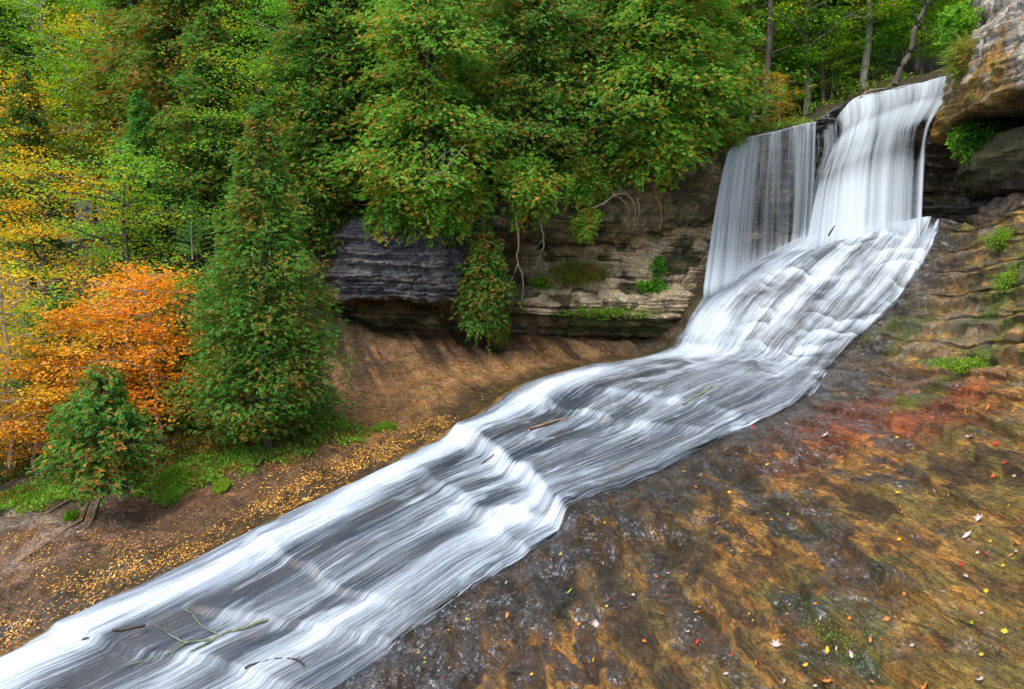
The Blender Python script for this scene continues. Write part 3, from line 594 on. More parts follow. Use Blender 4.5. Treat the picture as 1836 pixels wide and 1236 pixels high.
curtain('waterfall', [   # thin trickles over the dark rock between the two falls
 [(1462,228,26.3),(1480,218,26.3),(1500,212,26.3)],
 [(1466,270,25.9),(1484,262,25.9),(1500,262,25.9)],
 [(1452,330,25.7),(1470,322,25.7),(1488,312,25.6)],
 [(1440,430,25.4),(1462,425,25.4),(1482,415,25.3)]], 60, 60, lambda a, b, r: .12+.25*g_(b, .45, .12)+.25*g_(b, .95, .1)*(1-a)+.25*sstep(.75, 1, a), seed=9)
# river coming to the crest from upstream
UPN = np.array([[P(1312, 258, 26.0), P(1460, 221, 26.2), P(1532, 179, 26.2), P(1640, 150, 25.6), P(1722, 132, 25.0)]]); UPN = np.concatenate([UPN, UPN+np.array([0, 2, .06]), UPN+np.array([.5, 10, .25])], 0)
UG = surf(UPN, np.linspace(0, 2, 40), np.linspace(0, 4, 80)); UG[..., 2] += .015*fbm(UG*2, 3)
tag(grid_obj('river', UG, M['water'], uv=np.stack([-UG[..., 1], UG[..., 0]], -1), attrs={'foam': UG[..., 0]*0+.15, 'cover': UG[..., 0]*0+1}), kind='structure')

# ------------------------------------------------------------------ leaf clusters
def quads_from(base, ax, side, ln, wd, fold=0.):
    """rhombic leaves: base (n,3), ax and side unit vectors, lengths and widths"""
    ln = ln[:, None]; wd = wd[:, None]; nn = np.cross(ax, side)
    a = base; b = base+ax*ln*.5+side*wd*.5+nn*wd*fold; c = base+ax*ln; d = base+ax*ln*.5-side*wd*.5+nn*wd*fold
    V = np.stack([a, b, c, d], 1).reshape(-1, 3); F = np.arange(len(V)).reshape(-1, 4); return V, F
def unit(v): return v/(np.linalg.norm(v, axis=-1, keepdims=True)+1e-9)
def sprays(pos, dirs, rs, L=.22, k=9, spread=.9, lw=.30, leaf=.09):
    """cedar: flat fans of narrow leaflets"""
    n = len(pos); up = unit(rs.normal(0, .5, (n, 3))+np.array([0, 0, 1.])); side = unit(np.cross(dirs, up)); out = []
    Ls = L*rs.uniform(.6, 1.3, n)
    for i in range(k):
        u = (i+.5)/k; sg = (-1)**i; ang = sg*spread*(1-.65*u)*rs.uniform(.6, 1.2, n)
        b = pos+dirs*(Ls*u*.75)[:, None]
        ax = unit(dirs*np.cos(ang)[:, None]+side*np.sin(ang)[:, None]+rs.normal(0, .18, (n, 3))+np.array([0, 0, -.15]))
        sd_ = unit(np.cross(ax, unit(np.cross(dirs, side)+rs.normal(0, .5, (n, 3)))))
        ll = leaf*rs.uniform(.6, 1.35, n)*(1.25-.5*u)
        out.append(quads_from(b, ax, sd_, ll, ll*lw*1.3))
    return join(out)
def cedar(seed, prof, nb=260, sp=26, L=.22, leaf=.09, mat='cedar', lean=(0, 0), bark='bark', one_side=None, trunk=None, up=.25, name='cedar_tree', k=9, clumpy=.35):
    """prof: list (height, radius). returns (crown mesh, trunk mesh) data"""
    rs = np.random.RandomState(seed); hs = np.array([p_[0] for p_ in prof]); rr = np.array([p_[1] for p_ in prof])
    hh = rs.uniform(hs[0], hs[-1], nb*4); pw = np.interp(hh, hs, rr); keep = rs.uniform(0, rr.max(), nb*4) < pw*.9+.1*rr.max(); hh = hh[keep][:nb]; n = len(hh)
    az = rs.uniform(0, 2*math.pi, n)
    if one_side is not None: az = one_side+rs.normal(0, 1.1, n)
    H = hs[-1]; rad = np.interp(hh, hs, rr)
    cl = fbm(np.stack([np.cos(az)*1.1, np.sin(az)*1.1, hh*.9], -1), 3, seed=seed*.37); rad = rad*(1+clumpy*np.clip(cl*1.6, -1, 1))*(rs.uniform(.72, 1.08, n)+(rs.rand(n) < .08)*.22)
    tipx = rad*np.cos(az); tipy = rad*np.sin(az)
    leanv = np.array([lean[0], lean[1]])
    P0 = np.stack([leanv[0]*hh/H, leanv[1]*hh/H, np.clip(hh-up*rad, 0.05, None)], 1); P1 = np.stack([tipx+leanv[0]*hh/H, tipy+leanv[1]*hh/H, hh], 1)
    pos = []; dr = []
    for j in range(sp):
        u = 1-rs.uniform(0, 1, n)**1.5*.75
        q_ = P0+(P1-P0)*u[:, None]; q_[:, 2] += .18*rad*np.sin(u*math.pi)
        sdv = np.stack([-np.sin(az), np.cos(az), az*0], 1); wd = (.10+.18*rad)*(1.1-.6*u)
        q_ = q_+sdv*(rs.normal(0, 1, n)*wd)[:, None]; q_[:, 2] += rs.normal(0, .10, n)-.05
        d = unit((P1-P0)*np.array([1, 1, .4]))+sdv*rs.normal(0, .45, n)[:, None]+np.array([0, 0, -.55])+rs.normal(0, .25, (n, 3))
        pos.append(q_); dr.append(unit(d))
    V, F = sprays(np.concatenate(pos), np.concatenate(dr), rs, L, k, leaf=leaf)
    wood = []
    tr = trunk or max(.04, H*.016)
    tp = np.stack([np.linspace(0, lean[0], 14)+rs.normal(0, .02, 14), np.linspace(0, lean[1], 14)+rs.normal(0, .02, 14), np.linspace(-.3, H*.97, 14)], 1)
    wood.append(tube(tp, np.linspace(tr, tr*.12, 14), 8))
    for i in rs.choice(n, min(n, 60), replace=False):
        wood.append(tube(wiggle(P0[i], P1[i]*.85+P0[i]*.15, 5, .03, rs), np.linspace(tr*.28, .008, 5), 4))
    for i in rs.choice(n, min(n, 45), replace=False):       # dead grey twigs poking out of the crown
        e = P1[i]+unit(P1[i]-P0[i])*rs.uniform(.05, .3)+rs.normal(0, .12, 3); wood.append(tube(wiggle(P1[i]*.6+P0[i]*.4, e, 6, .025, rs), np.linspace(.012, .004, 6), 3))
    return V, F, join(wood)
def broad(seed, H, Rr, h0=.25, nl=26, plat=9, leaves=34, leaf=.085, flat=.13, lean=(0, 0), tier=False):
    """broadleaf: limbs carrying flat layered sprays of leaves"""
    rs = np.random.RandomState(seed); wood = []; tr = max(.03, H*.014)
    tp = np.stack([np.linspace(0, lean[0], 12)+rs.normal(0, .05, 12), np.linspace(0, lean[1], 12)+rs.normal(0, .05, 12), np.linspace(-.3, H*.95, 12)], 1)
    wood.append(tube(tp, np.linspace(tr, tr*.15, 12), 7)); Vs = []
    for i in range(nl):
        u = h0+(1-h0)*(i+rs.uniform(0, 1))/nl; az = i*2.4+rs.normal(0, .4); h = u*H
        env = math.sin(math.pi*min(1, max(.08, (u-h0)/(1-h0)*.82+.16)))**(.45 if tier else .7)
        r = Rr*env*rs.uniform(.35, 1.3); b0 = np.array([lean[0]*u*.9, lean[1]*u*.9, h*.92]); b1 = b0+np.array([math.cos(az)*r, math.sin(az)*r, (rs.uniform(-.08, .38) if tier else .22)*r+.03*H])
        wood.append(tube(wiggle(b0, b1, 6, .07 if tier else .04, rs, -.03*r), np.linspace(tr*.35, .006, 6), 4))
        for j in range(plat):
            v = rs.uniform(.3, 1.05); c = b0+(b1-b0)*v+np.array([rs.normal(0, .28*r*(.5+v*.4)), rs.normal(0, .28*r*(.5+v*.4)), rs.normal(0, .09 if tier else .10)])
            m_ = leaves; pr_ = rs.uniform(.16, .36)*(.7+.12*Rr)*(1.25 if tier else 1)
            p3 = c+np.stack([rs.normal(0, pr_, m_), rs.normal(0, pr_, m_), rs.normal(0, (flat+.05)*pr_*1.2, m_)], 1)
            if tier: p3[:, 2] += (p3[:, :2]-c[:2])@rs.normal(0, .22, 2)
            p3[:, 2] -= (.10 if tier else .25)*np.linalg.norm(p3[:, :2]-c[:2], axis=1)**1.5
            a_ = rs.uniform(0, 2*math.pi, m_); ax = unit(np.stack([np.cos(a_), np.sin(a_), rs.normal(-.35, .3, m_)], 1)); nm = unit(np.stack([rs.normal(0, .45, m_), rs.normal(-.15, .45, m_), np.ones(m_)], 1)); sd_ = unit(np.cross(ax, nm))
            ll = leaf*rs.uniform(.7, 1.3, m_); Vs.append(quads_from(p3, ax, sd_, ll, ll*.72, .08))
            if j % 3 == 0: wood.append(tube(np.array([b0+(b1-b0)*max(.2, v-.2), c]), [.01, .004], 3))
    V, F = join(Vs); return V, F, join(wood)
PROTO = {}
def make_tree(name, data, mat, bark, label, cat, loc, rz=0, sc=1., group=None, key=None):
    V, F, (wv, wf) = data
    root = empty(name, loc, rz); root.scale = (sc,)*3
    mesh_obj('crown', V, F, M[mat], root); mesh_obj('trunk', wv, wf, M[bark], root, smooth=True)
    tag(root, label, cat, group)
    if key: PROTO[key] = root
    return root
def again(key, label, loc, rz=0, sc=1., group=None, sz=None, cat=None, mat=None):
    o = copy_tree(PROTO[key]); o.location = [float(c) for c in loc]; o.rotation_euler = (0, 0, rz); o.scale = (sc, sc, sz or sc); o['label'] = label
    if 'group' in o: del o['group']
    if group: o['group'] = group
    if cat: o['category'] = cat
    if mat:
        for ch in o.children:
            if ch.name.startswith('crown'):
                if (ch.data.name, mat) not in MATV:
                    me = ch.data.copy(); me.materials[0] = M[mat]; MATV[(ch.data.name, mat)] = me
                ch.data = MATV[(ch.data.name, mat)]
    return o
MATV = {}
ORD = ['second', 'third', 'fourth', 'fifth', 'sixth', 'seventh', 'eighth', 'ninth', 'tenth', 'eleventh', 'twelfth', 'thirteenth', 'fourteenth', 'fifteenth', 'sixteenth', 'seventeenth', 'eighteenth', 'nineteenth', 'twentieth', 'twenty-first', 'twenty-second', 'twenty-third', 'twenty-fourth', 'twenty-fifth', 'twenty-sixth', 'twenty-seventh', 'twenty-eighth', 'twenty-ninth']
def ordinals(items):
    """items (x, object, label): look-alikes are told apart by their order from left to right"""
    by = {}
    for x, o, l in items: by.setdefault(l, []).append((x, o))
    for l, v in by.items():
        v.sort(key=lambda e: e[0])
        for i, (x, o) in enumerate(v): o['label'] = l if len(v) == 1 else (l+', leftmost' if i == 0 else l+', rightmost' if i == len(v)-1 else l+', '+ORD[i-1]+' from the left')
def foot(px, py, Y, dz=0): q_ = P(px, py, Y); q_[2] += dz; return q_

# --- trees on the left bank
make_tree('cedar_tree', cedar(11, [(.1, .8), (.5, 1.35), (1.2, 1.6), (2.2, 1.5), (3.2, 1.25), (4.2, .95), (5.2, .62), (6.0, .36), (6.7, .08)], nb=800, sp=24, L=.15, leaf=.058, k=9, up=.35, clumpy=.25), 'cedar', 'bark',
  'tall dense cone-shaped cedar flecked with brown, standing alone on the left bank beside the scoop', 'cedar', foot(478, 782, 17.2), key='cone')
sc_ = make_tree('cedar_tree', cedar(12, [(-.1, .5), (.1, .85), (.5, .82), (.9, .7), (1.3, .6), (1.7, .42), (2.05, .2)], nb=200, sp=16, L=.17, leaf=.075, trunk=.06, clumpy=.6), 'cedar', 'bark',
  'small bushy cedar perched on forked bare roots at lower left', 'cedar', foot(186, 858, 15.0), key='smallcedar')
rsr = np.random.RandomState(5)
def gpath(pts, lift=.02, **k): return np.array([gp(x, y, **k)+np.array([0, -.02, lift]) for x, y in pts])
for pts, r0 in (([(184, 850), (182, 880), (178, 905), (170, 930), (160, 948)], .05), ([(182, 855), (160, 872), (130, 895), (102, 912), (80, 925)], .035), ([(176, 912), (150, 935), (120, 950), (85, 975), (40, 1005), (25, 1020)], .022)):
    q_ = gpath(pts, r0*.7); q_[0] = foot(184, 845, 15.0)+np.array([0, 0, .1]); v_, f_ = tube(q_ - np.array(sc_.location), np.linspace(r0, r0*.35, len(q_)), 7)
    mesh_obj('root', v_, f_, M['root'], sc_, smooth=True)
# maples and saplings, left
make_tree('maple_tree', broad(21, 3.9, 1.75, .10, 19, 11, 36, .075, .03, (-.2, -.3), True), 'orange', 'pale_bark', 'bright orange maple sapling in full autumn colour left of the cone-shaped cedar', 'maple', foot(290, 800, 18.2), .3, key='maple')
make_tree('maple_tree', broad(22, 3.4, 1.8, .12, 18, 12, 40, .075, .03, (-.2, 0), True), 'amber', 'pale_bark', 'amber maple sapling behind the small cedar on forked roots', 'maple', foot(150, 830, 18.0), 1.1, key='amber')
make_tree('birch_tree', broad(23, 4.6, 1.9, .12, 20, 9, 30, .07, .03, (0, 0), True), 'yellow', 'pale_bark', 'yellow-leaved sapling at the left edge of the view above the bank', 'birch', foot(20, 840, 17.6), 2.0, key='yellow')
make_tree('maple_tree', broad(24, 6.5, 2.4, .15, 28, 10, 36, .078, .04, (0, 0), True), 'yellowgreen', 'bark', 'green maple turning yellow above the orange maple sapling', 'maple', foot(235, 700, 21.5), .7, key='yg')
again('amber', 'low amber sapling between the small cedar and the left edge', foot(60, 850, 17.3), 3.9, .72)
again('maple', 'pale orange maple sapling crowded in behind the bright orange one', foot(215, 770, 19.3), 2.2, 1.0)
again('yg', 'tall maple with orange-tinged tiers rising behind the amber sapling', foot(90, 700, 22.5), 2.9, 1.0, mat='yellow')
again('yg', 'low green-gold maple spreading over the left end of the bank', foot(60, 800, 19.5), 4.2, .55)
again('yg', 'low green maple between the orange maple and the cone-shaped cedar', foot(330, 770, 20), 5.2, .6, mat='green')
again('smallcedar', 'small dark cedar tucked between the yellow sapling and the orange maple', foot(120, 720, 20.5), 1.0, 1.3, mat='hemlock')
again('smallcedar', 'young cedar hidden in shade left of the cone-shaped cedar', foot(330, 760, 19.5), 1.9, 1.2, mat='hemlock')
# spruce seedling with open whorls
def spruce(seed, H):
    rs = np.random.RandomState(seed); wood = [tube(np.array([[0, 0, 0], [0, 0, H*.5], [0, 0, H]]), [.02, .012, .003], 5)]; Vs = []
    for j in range(11):
        h = H*(.12+.08*j); r = (H-h)*.34+.03
        for k_ in range(7):
            a_ = k_*.9+j; e = np.array([math.cos(a_)*r, math.sin(a_)*r, h+.25*r]); wood.append(tube(np.array([[0, 0, h], e]), [.006, .002], 3))
            for u in np.linspace(.15, 1, 8):
                b = np.repeat([np.array([0, 0, h])*(1-u)+e*u], 5, 0); ax = unit(rs.normal(0, .6, (5, 3))+unit(e-np.array([0, 0, h]))*.8); Vs.append(quads_from(b, ax, unit(np.cross(ax, rs.normal(0, 1, (5, 3)))), rs.uniform(.04, .07, 5), np.full(5, .012)))
    V, F = join(Vs); return V, F, join(wood)
make_tree('spruce_sapling', spruce(3, 1.5), 'hemlock', 'pale_bark', 'slender spruce seedling with open whorled branches beside the cone-shaped cedar top', 'spruce', foot(345, 465, 20.8))

# --- crowd of trees on the slope behind, each its own thing
make_tree('cedar_tree', cedar(31, [(.4, .9), (1.2, 1.5), (3., 1.7), (5., 1.4), (7, .95), (8.6, .45), (9.4, .08)], nb=620, sp=24, L=.23, leaf=.09, clumpy=.5), 'cedar', 'bark', 'tall cedar behind and to the right of the cone-shaped cedar', 'cedar', foot(575, 470, 24.4), key='tallcedar')
make_tree('hemlock_tree', cedar(32, [(.6, 1.5), (2.2, 2.0), (4.5, 1.8), (7, 1.4), (9.5, .8), (11.5, .15)], nb=560, sp=26, L=.28, leaf=.10, clumpy=.5, up=-.15), 'hemlock', 'dark_bark', 'dark hemlock behind the left half of the falls crest', 'hemlock', foot(1415, 232, 31.0), key='hemlock')
make_tree('birch_tree', broad(33, 10, 2.6, .15, 44, 12, 44, .095, .15), 'green', 'pale_bark', 'green birch touched with yellow at the top of the picture, left of the middle', 'birch', foot(600, 330, 27), key='birch')
# --- cedars leaning over the cliff edge
make_tree('cedar_tree', cedar(41, [(-1.15, .5), (-.6, 1.1), (.3, 1.75), (1.8, 1.8), (3.3, 1.7), (5, 1.5), (6.4, 1.0), (7.6, .3)], nb=620, sp=28, L=.21, leaf=.078, lean=(.2, -.5), up=.05, clumpy=.6), 'cedar_bright', 'bark', 'large orange-flecked cedar hanging over the black layered rock', 'cedar', foot(765, 372, 23.4), key='hang')
make_tree('cedar_tree', cedar(42, [(-.9, .4), (-.3, 1.1), (.6, 1.6), (1.8, 1.7), (3.2, 1.5), (4.8, 1.4), (6, .9), (7, .3)], nb=560, sp=28, L=.21, leaf=.078, lean=(.5, -.9), up=.05, clumpy=.6), 'cedar_bright', 'bark', 'orange-flecked cedar overhanging the cliff nearest to the falls', 'cedar', foot(1165, 278, 24.2), key='hang2')
make_tree('cedar_bush', cedar(43, [(-.75, .3), (-.3, .7), (.2, .8), (.6, .65), (1.0, .3)], nb=170, sp=20, L=.18, leaf=.07, lean=(.0, -.1), up=.1, clumpy=.6), 'cedar_bright', 'bark', 'low cedar bush at the cliff edge with two bare roots dangling beneath', 'cedar', foot(945, 352, 23.2), key='bush')
again('hang', 'browning cedar behind the large one that hangs over the black rock', foot(690, 330, 25.2), 2.0, 1.05, mat='cedar_brown')
again('hang', 'shaded cedar between the two overhanging cedars at the cliff top', foot(930, 320, 24.8), 1.1, .95, mat='cedar')
again('hang2', 'deep green cedar behind the low bush with dangling roots', foot(1050, 310, 24.8), .9, .9, mat='cedar')
again('hang2', 'cedar crown at the cliff edge left of the falls lip', foot(1265, 235, 25.8), 2.2, .85)
again('hang', 'brown-tinged cedar high above the cedar nearest the falls', foot(1200, 215, 27), 3.3, 1.0, mat='cedar_brown')
again('tallcedar', 'cedar at the corner where the cliff meets the left slope', foot(610, 430, 24.6), 1.3, .95)
again('bush', 'small cedar bush on the cliff edge above the hanging root mat', foot(1050, 338, 24.0), 1.4, .72)
again('bush', 'cedar tuft drooping from the cliff edge over the dark recess', foot(1052, 408, 24.0), 2.7, .52)
again('bush', 'cedar tuft at the lower left foot of the overhanging cedar by the falls', foot(1195, 262, 24.0), .4, .85)
again('bush', 'bright cedar bush draping the left corner of the black layered rock', foot(705, 372, 22.8), .9, 1.0)
again('bush', 'bright cedar bush draping the middle of the black layered rock', foot(820, 372, 22.9), 2.0, .95)
make_tree('cedar_bush', cedar(44, [(-1.45, .15), (-1.1, .5), (-.4, .78), (.3, .72), (.9, .5), (1.4, .3), (1.7, .1)], nb=260, sp=16, L=.15, leaf=.07, trunk=.03, up=-.1), 'cedar', 'bark', 'rounded cedar clinging to the cliff face just right of the black layered rock', 'cedar', foot(868, 520, 23.3), key='cling')
again('cling', 'little cedar tuft hanging below the rounded cedar on the cliff face', foot(897, 590, 23.6), 1.9, .36, cat='cedar')
again('yg', 'yellow-green maple standing at the top centre among the cedars', foot(985, 300, 27.5), .2, 1.05)
again('yg', 'yellow-green maple left of the large overhanging cedar', foot(600, 330, 25), 1.4, .9, mat='green')
again('yg', 'lime maple branch reaching out between the two overhanging cedars', foot(1010, 260, 25.4), 2.4, .6)
again('yg', 'green maple with yellow tips leaning over the falls crest', foot(1650, 145, 29), 2.2, .9)
again('yg', 'maple with yellow tips left of the one leaning over the crest', foot(1560, 175, 32), .9, 1.0, mat='green')
again('yellow', 'low yellow-leaved shrub spilling over the bank left of the falls lip', foot(1395, 236, 27.2), .5, .42)
again('yellow', 'yellow shrub at the edge of the crest beside the low one', foot(1330, 250, 27.0), 2.5, .35, mat='yellowgreen')
again('yellow', 'pale yellow birch high on the slope at the left edge', foot(50, 420, 27), 1.1, 1.15)
again('yellow', 'yellow-green sapling on the slope just right of the pale yellow birch', foot(130, 400, 28.5), 3.1, 1.2, mat='yellowgreen')
for px, py, Y, lb, mt in ((1300, 232, 28.5, 'low green shrub on the far bank at the left end of the falls crest', 'green'), (1420, 214, 29.5, 'leafy shrub in the shade behind the left fall', 'green'), (1490, 196, 29.0, 'yellow-green shrub behind the notch between the two falls', 'yellowgreen'), (1555, 172, 29.5, 'leafy shrub left of the leaning trunk on the crest', 'green'), (1668, 140, 29.0, 'leafy shrub right of the leaning trunk on the crest', 'yellowgreen'), (1725, 122, 28.5, 'leafy shrub at the right end of the crest behind the rock overhang', 'green')):
    again('yg', lb, foot(px, py, Y), px*.1, .48, mat=mt, cat='shrub')
again('tallcedar', 'broad brown-flecked cedar high on the left slope', foot(330, 420, 27), 2.1, 1.05, mat='cedar_brown')
again('tallcedar', 'green cedar left of the cone-shaped cedar top', foot(385, 470, 25), 2.9, .8)
again('yg', 'lime-green maple filling the gap behind the tip of the cone-shaped cedar', foot(470, 470, 24.5), 1.9, .95)
again('tallcedar', 'cedar above the green maple on the left slope', foot(255, 400, 29), .6, 1.05, mat='cedar_brown')
again('hemlock', 'dark hemlock in shade on the left slope under the yellow-green sapling', foot(60, 520, 27), .6, .6, mat='cedar')
again('hemlock', 'dark hemlock in shade behind the green maple on the left slope', foot(260, 560, 24.5), 1.6, .55)
again('birch', 'tall birch touched with yellow at the top left', foot(180, 330, 34), 2.1, 1.0, mat='yellowgreen')
again('yg', 'yellow-green maple behind the tall cedar near the top left', foot(470, 330, 28), 2.1, 1.1)
rb = np.random.RandomState(99); far = []
for i in range(60):     # the wood farther back, trees that can be told apart but not named singly
    if i < 42: px = 330+i*34+rb.uniform(-15, 15); Y = [30, 35, 41][i % 3]+rb.uniform(-1, 1); py = float(np.interp(px, [300, 600, 1000, 1300, 1700, 1900], [380, 340, 280, 235, 150, 130]))-10
    else: px = -80+(i-42)*28+rb.uniform(-10, 10); Y = [31, 37, 44][i % 3]; py = 400-(Y-30)*5
    far.append((px, py, Y))
FARL = []
for i, (px, py, Y) in enumerate(far):
    if px < 420: k_ = ['birch', 'tallcedar', 'birch', 'yg'][i % 4]; mt = ['yellowgreen', 'cedar', 'green', 'yellow'][i % 4]
    elif px > 1300: k_ = ['birch', 'hemlock', 'hemlock'][i % 3]; mt = ['yellowgreen', None, None][i % 3]
    else: k_ = ['hemlock', 'tallcedar', 'birch', 'hang'][i % 4]; mt = [None, 'cedar', 'green', 'cedar_brown'][i % 4]
    lab = {'birch': 'leafy birch at the back of the wood', 'tallcedar': 'cedar at the back of the wood', 'yg': 'yellowing maple at the back of the wood',
           'hemlock': 'dark hemlock at the back of the wood', 'hang': 'browning old cedar at the back of the wood'}[k_]
    FARL.append((px, again(k_, lab, foot(px, py, Y), rb.uniform(0, 6), rb.uniform(.9, 1.15), group='trees at the back of the wood', mat=mt), lab))
ordinals(FARL)
# bare trunks standing among the crest trees
def stem(name, pts, r0, r1, mat, label, cat, branches=0, seed=1):
    rs = np.random.RandomState(seed); q_ = np.array([P(*p_) for p_ in pts]); root = empty(name, q_[0]); tt = np.linspace(0, len(q_)-1, len(q_)*4)
    qq = crm(len(q_), tt)@q_; parts = [tube(qq-q_[0], np.linspace(r0, r1, len(qq)), 8)]
    for b in range(branches):
        i = rs.randint(len(qq)//3, len(qq)-1); e = qq[i]+np.array([rs.normal(0, .5), rs.normal(-.2, .3), rs.uniform(-.1, .6)])
        parts.append(tube(wiggle(qq[i], e, 6, .03, rs)-q_[0], np.linspace(r1*.6, .004, 6), 4))
    v_, f_ = join(parts); mesh_obj('trunk', v_, f_, M[mat], root, smooth=True); return tag(root, label, cat)
stem('tree_trunk', [(1604,152,26.4),(1618,118,26.4),(1634,90,26.5),(1640,50,26.6),(1660,10,26.8),(1680,-60,27)], .11, .05, 'bark', 'dark leaning tree trunk rising from the crest of the falls', 'tree trunk', 7, 3)
stem('tree_trunk', [(1372,232,28),(1374,150,28),(1380,60,28),(1384,-60,28)], .12, .09, 'bark', 'straight thick trunk in shade left of the hemlocks above the falls', 'tree trunk', 6, 4)
stem('tree_trunk', [(1478,212,29),(1474,120,29),(1480,20,29),(1482,-60,29)], .09, .07, 'dark_bark', 'thin dark trunk behind the gap between the two falls', 'tree trunk', 6, 5)
stem('tree_trunk', [(585,330,25.5),(576,200,25.5),(580,60,25.5),(586,-60,25.6)], .07, .05, 'pale_bark', 'pale birch trunk at the top left of the overhanging cedars', 'tree trunk', 5, 6)
stem('tree_trunk', [(815,300,23.9),(800,180,23.9),(775,80,24),(770,-50,24.1)], .10, .06, 'pale_bark', 'grey trunk showing through the large overhanging cedar', 'tree trunk', 9, 7)
stem('tree_trunk', [(985,200,25),(978,110,25),(984,20,25),(985,-60,25)], .13, .09, 'bark', 'grey-brown trunk of the maple at the top centre', 'tree trunk', 5, 8)

# ------------------------------------------------------------------ dangling roots and driftwood
def branch(name, mat, label, cat, strands, depth=None, ground=False):
    """strands: list (points, r0, r1)"""
    allp = []
    for pts, r0, r1 in strands:
        q_ = gpath(pts, r0*.6+.145) if ground else np.array([P(*p_) for p_ in pts]); allp.append((q_, r0, r1))
    o = allp[0][0][0].copy(); parts = []
    for q_, r0, r1 in allp:
        qq = crm(len(q_), np.linspace(0, len(q_)-1, len(q_)*4))@q_; qq[1:-1] += np.random.RandomState(len(qq)).normal(0, r0*.22, (len(qq)-2, 3)); parts.append(tube(qq-o, np.linspace(r0, r1, len(qq)), 6))
    v_, f_ = join(parts); ob = mesh_obj(name, v_, f_, M[mat], smooth=True); ob.location = [float(c) for c in o]; return tag(ob, label, cat)
branch('hanging_root', 'root', 'long bare root dangling from the low cedar bush, left of its pair', 'root', [([(925,385,23.0),(930,430,22.9),(928,470,22.9),(938,500,22.9),(936,545,23)], .035, .012), ([(930,470,22.9),(918,500,22.9),(905,528,23)], .02, .008)])
branch('hanging_root', 'root', 'shorter bare root dangling from the low cedar bush, right of its pair', 'root', [([(964,385,23.0),(972,412,22.9),(975,440,22.9),(966,465,22.9),(960,485,23)], .032, .01), ([(974,430,22.9),(960,444,22.9),(948,447,22.9)], .012, .005)])
branch('hanging_root', 'root', 'splintered root hanging from the arched root mat', 'root', [([(1080,368,23.7),(1100,352,23.6),(1120,348,23.6),(1134,358,23.6),(1140,380,23.6),(1136,408,23.6)], .022, .008), ([(1104,350,23.6),(1122,365,23.6),(1128,385,23.6),(1126,410,23.6)], .012, .005), ([(1060,374,23.7),(1080,366,23.7),(1095,356,23.7)], .028, .02), ([(1143,355,23.6),(1146,375,23.6),(1143,400,23.6)], .018, .006)])
branch('hanging_root', 'red_bark', 'reddish root hanging nearest to the falls', 'root', [([(1178,290,24.1),(1176,320,24.0),(1175,345,24.0),(1186,380,24.0),(1184,412,24.0)], .04, .012)])
branch('dead_branch', 'pale_bark', 'bare grey branches sticking out of the large overhanging cedar', 'branch', [([(760,330,22.0),(800,300,21.9),(835,260,21.9)], .03, .01), ([(765,318,22.0),(790,282,21.8),(812,268,21.8)], .015, .005), ([(780,312,22),(800,310,21.8),(830,330,21.8)], .014, .005), ([(790,300,22),(798,280,21.8),(795,255,21.8)], .012, .004)])
branch('dead_branch', 'pale_bark', 'tangle of bare twigs on the crest left of the leaning trunk', 'branch', [([(1540,176,26),(1560,162,25.9),(1590,158,25.9),(1600,148,26)], .02, .006), ([(1542,178,26),(1552,160,25.9),(1545,150,25.9)], .015, .004), ([(1560,166,26),(1580,168,25.8),(1602,160,25.8)], .012, .004)])
branch('fallen_branch', 'lichen_bark', 'lichen-covered forked branch with bare twigs lying in the lower stream', 'branch', [([(482,1130),(440,1145),(400,1156),(370,1168),(335,1172)], .024, .013), ([(400,1156),(370,1175),(345,1186)], .018, .01), ([(392,1155),(365,1142),(340,1115),(305,1103)], .012, .004), ([(335,1172),(310,1160),(280,1138)], .012, .004), ([(335,1172),(300,1190),(225,1212)], .010, .004)], ground=True)
branch('fallen_branch', 'dark_bark', 'dark curved branch in the white water near the bottom edge', 'branch', [([(440,1218),(470,1207),(510,1202),(530,1203),(546,1212)], .022, .012), ([(528,1203),(538,1195),(545,1190)], .008, .004)], ground=True)
branch('fallen_branch', 'dark_bark', 'half-sunken dark log near the lower left edge of the stream', 'log', [([(150,1168),(185,1156),(225,1148),(262,1140)], .028, .014)], ground=True)
branch('fallen_branch', 'pine_stick', 'straight reddish-brown stick on the dark rock above the middle ledge', 'stick', [([(948,784),(980,774),(1018,762)], .032, .022)], ground=True)
branch('fallen_branch', 'dark_bark', 'thin dark twig in the water just below the middle ledge', 'twig', [([(858,852),(885,828),(925,808)], .015, .008)], ground=True)
branch('fallen_branch', 'lichen_bark', 'mossy green branch with twigs in the stream below the cascade', 'branch', [([(1276,706),(1250,724),(1226,738)], .035, .02), ([(1240,730),(1210,730),(1170,720)], .012, .005), ([(1226,738),(1205,742),(1190,740)], .012, .005)], ground=True)
q_ = np.array([P(1485, 423, 23.7), P(1492, 412, 23.6), P(1497, 404, 23.6)]); v_, f_ = tube(q_-q_[0], [.03, .025, .008], 5); o = mesh_obj('fallen_branch', v_, f_, M['dark_bark'], smooth=True); o.location = q_[0]; tag(o, 'tiny dark stick caught at the foot of the right fall', 'stick')

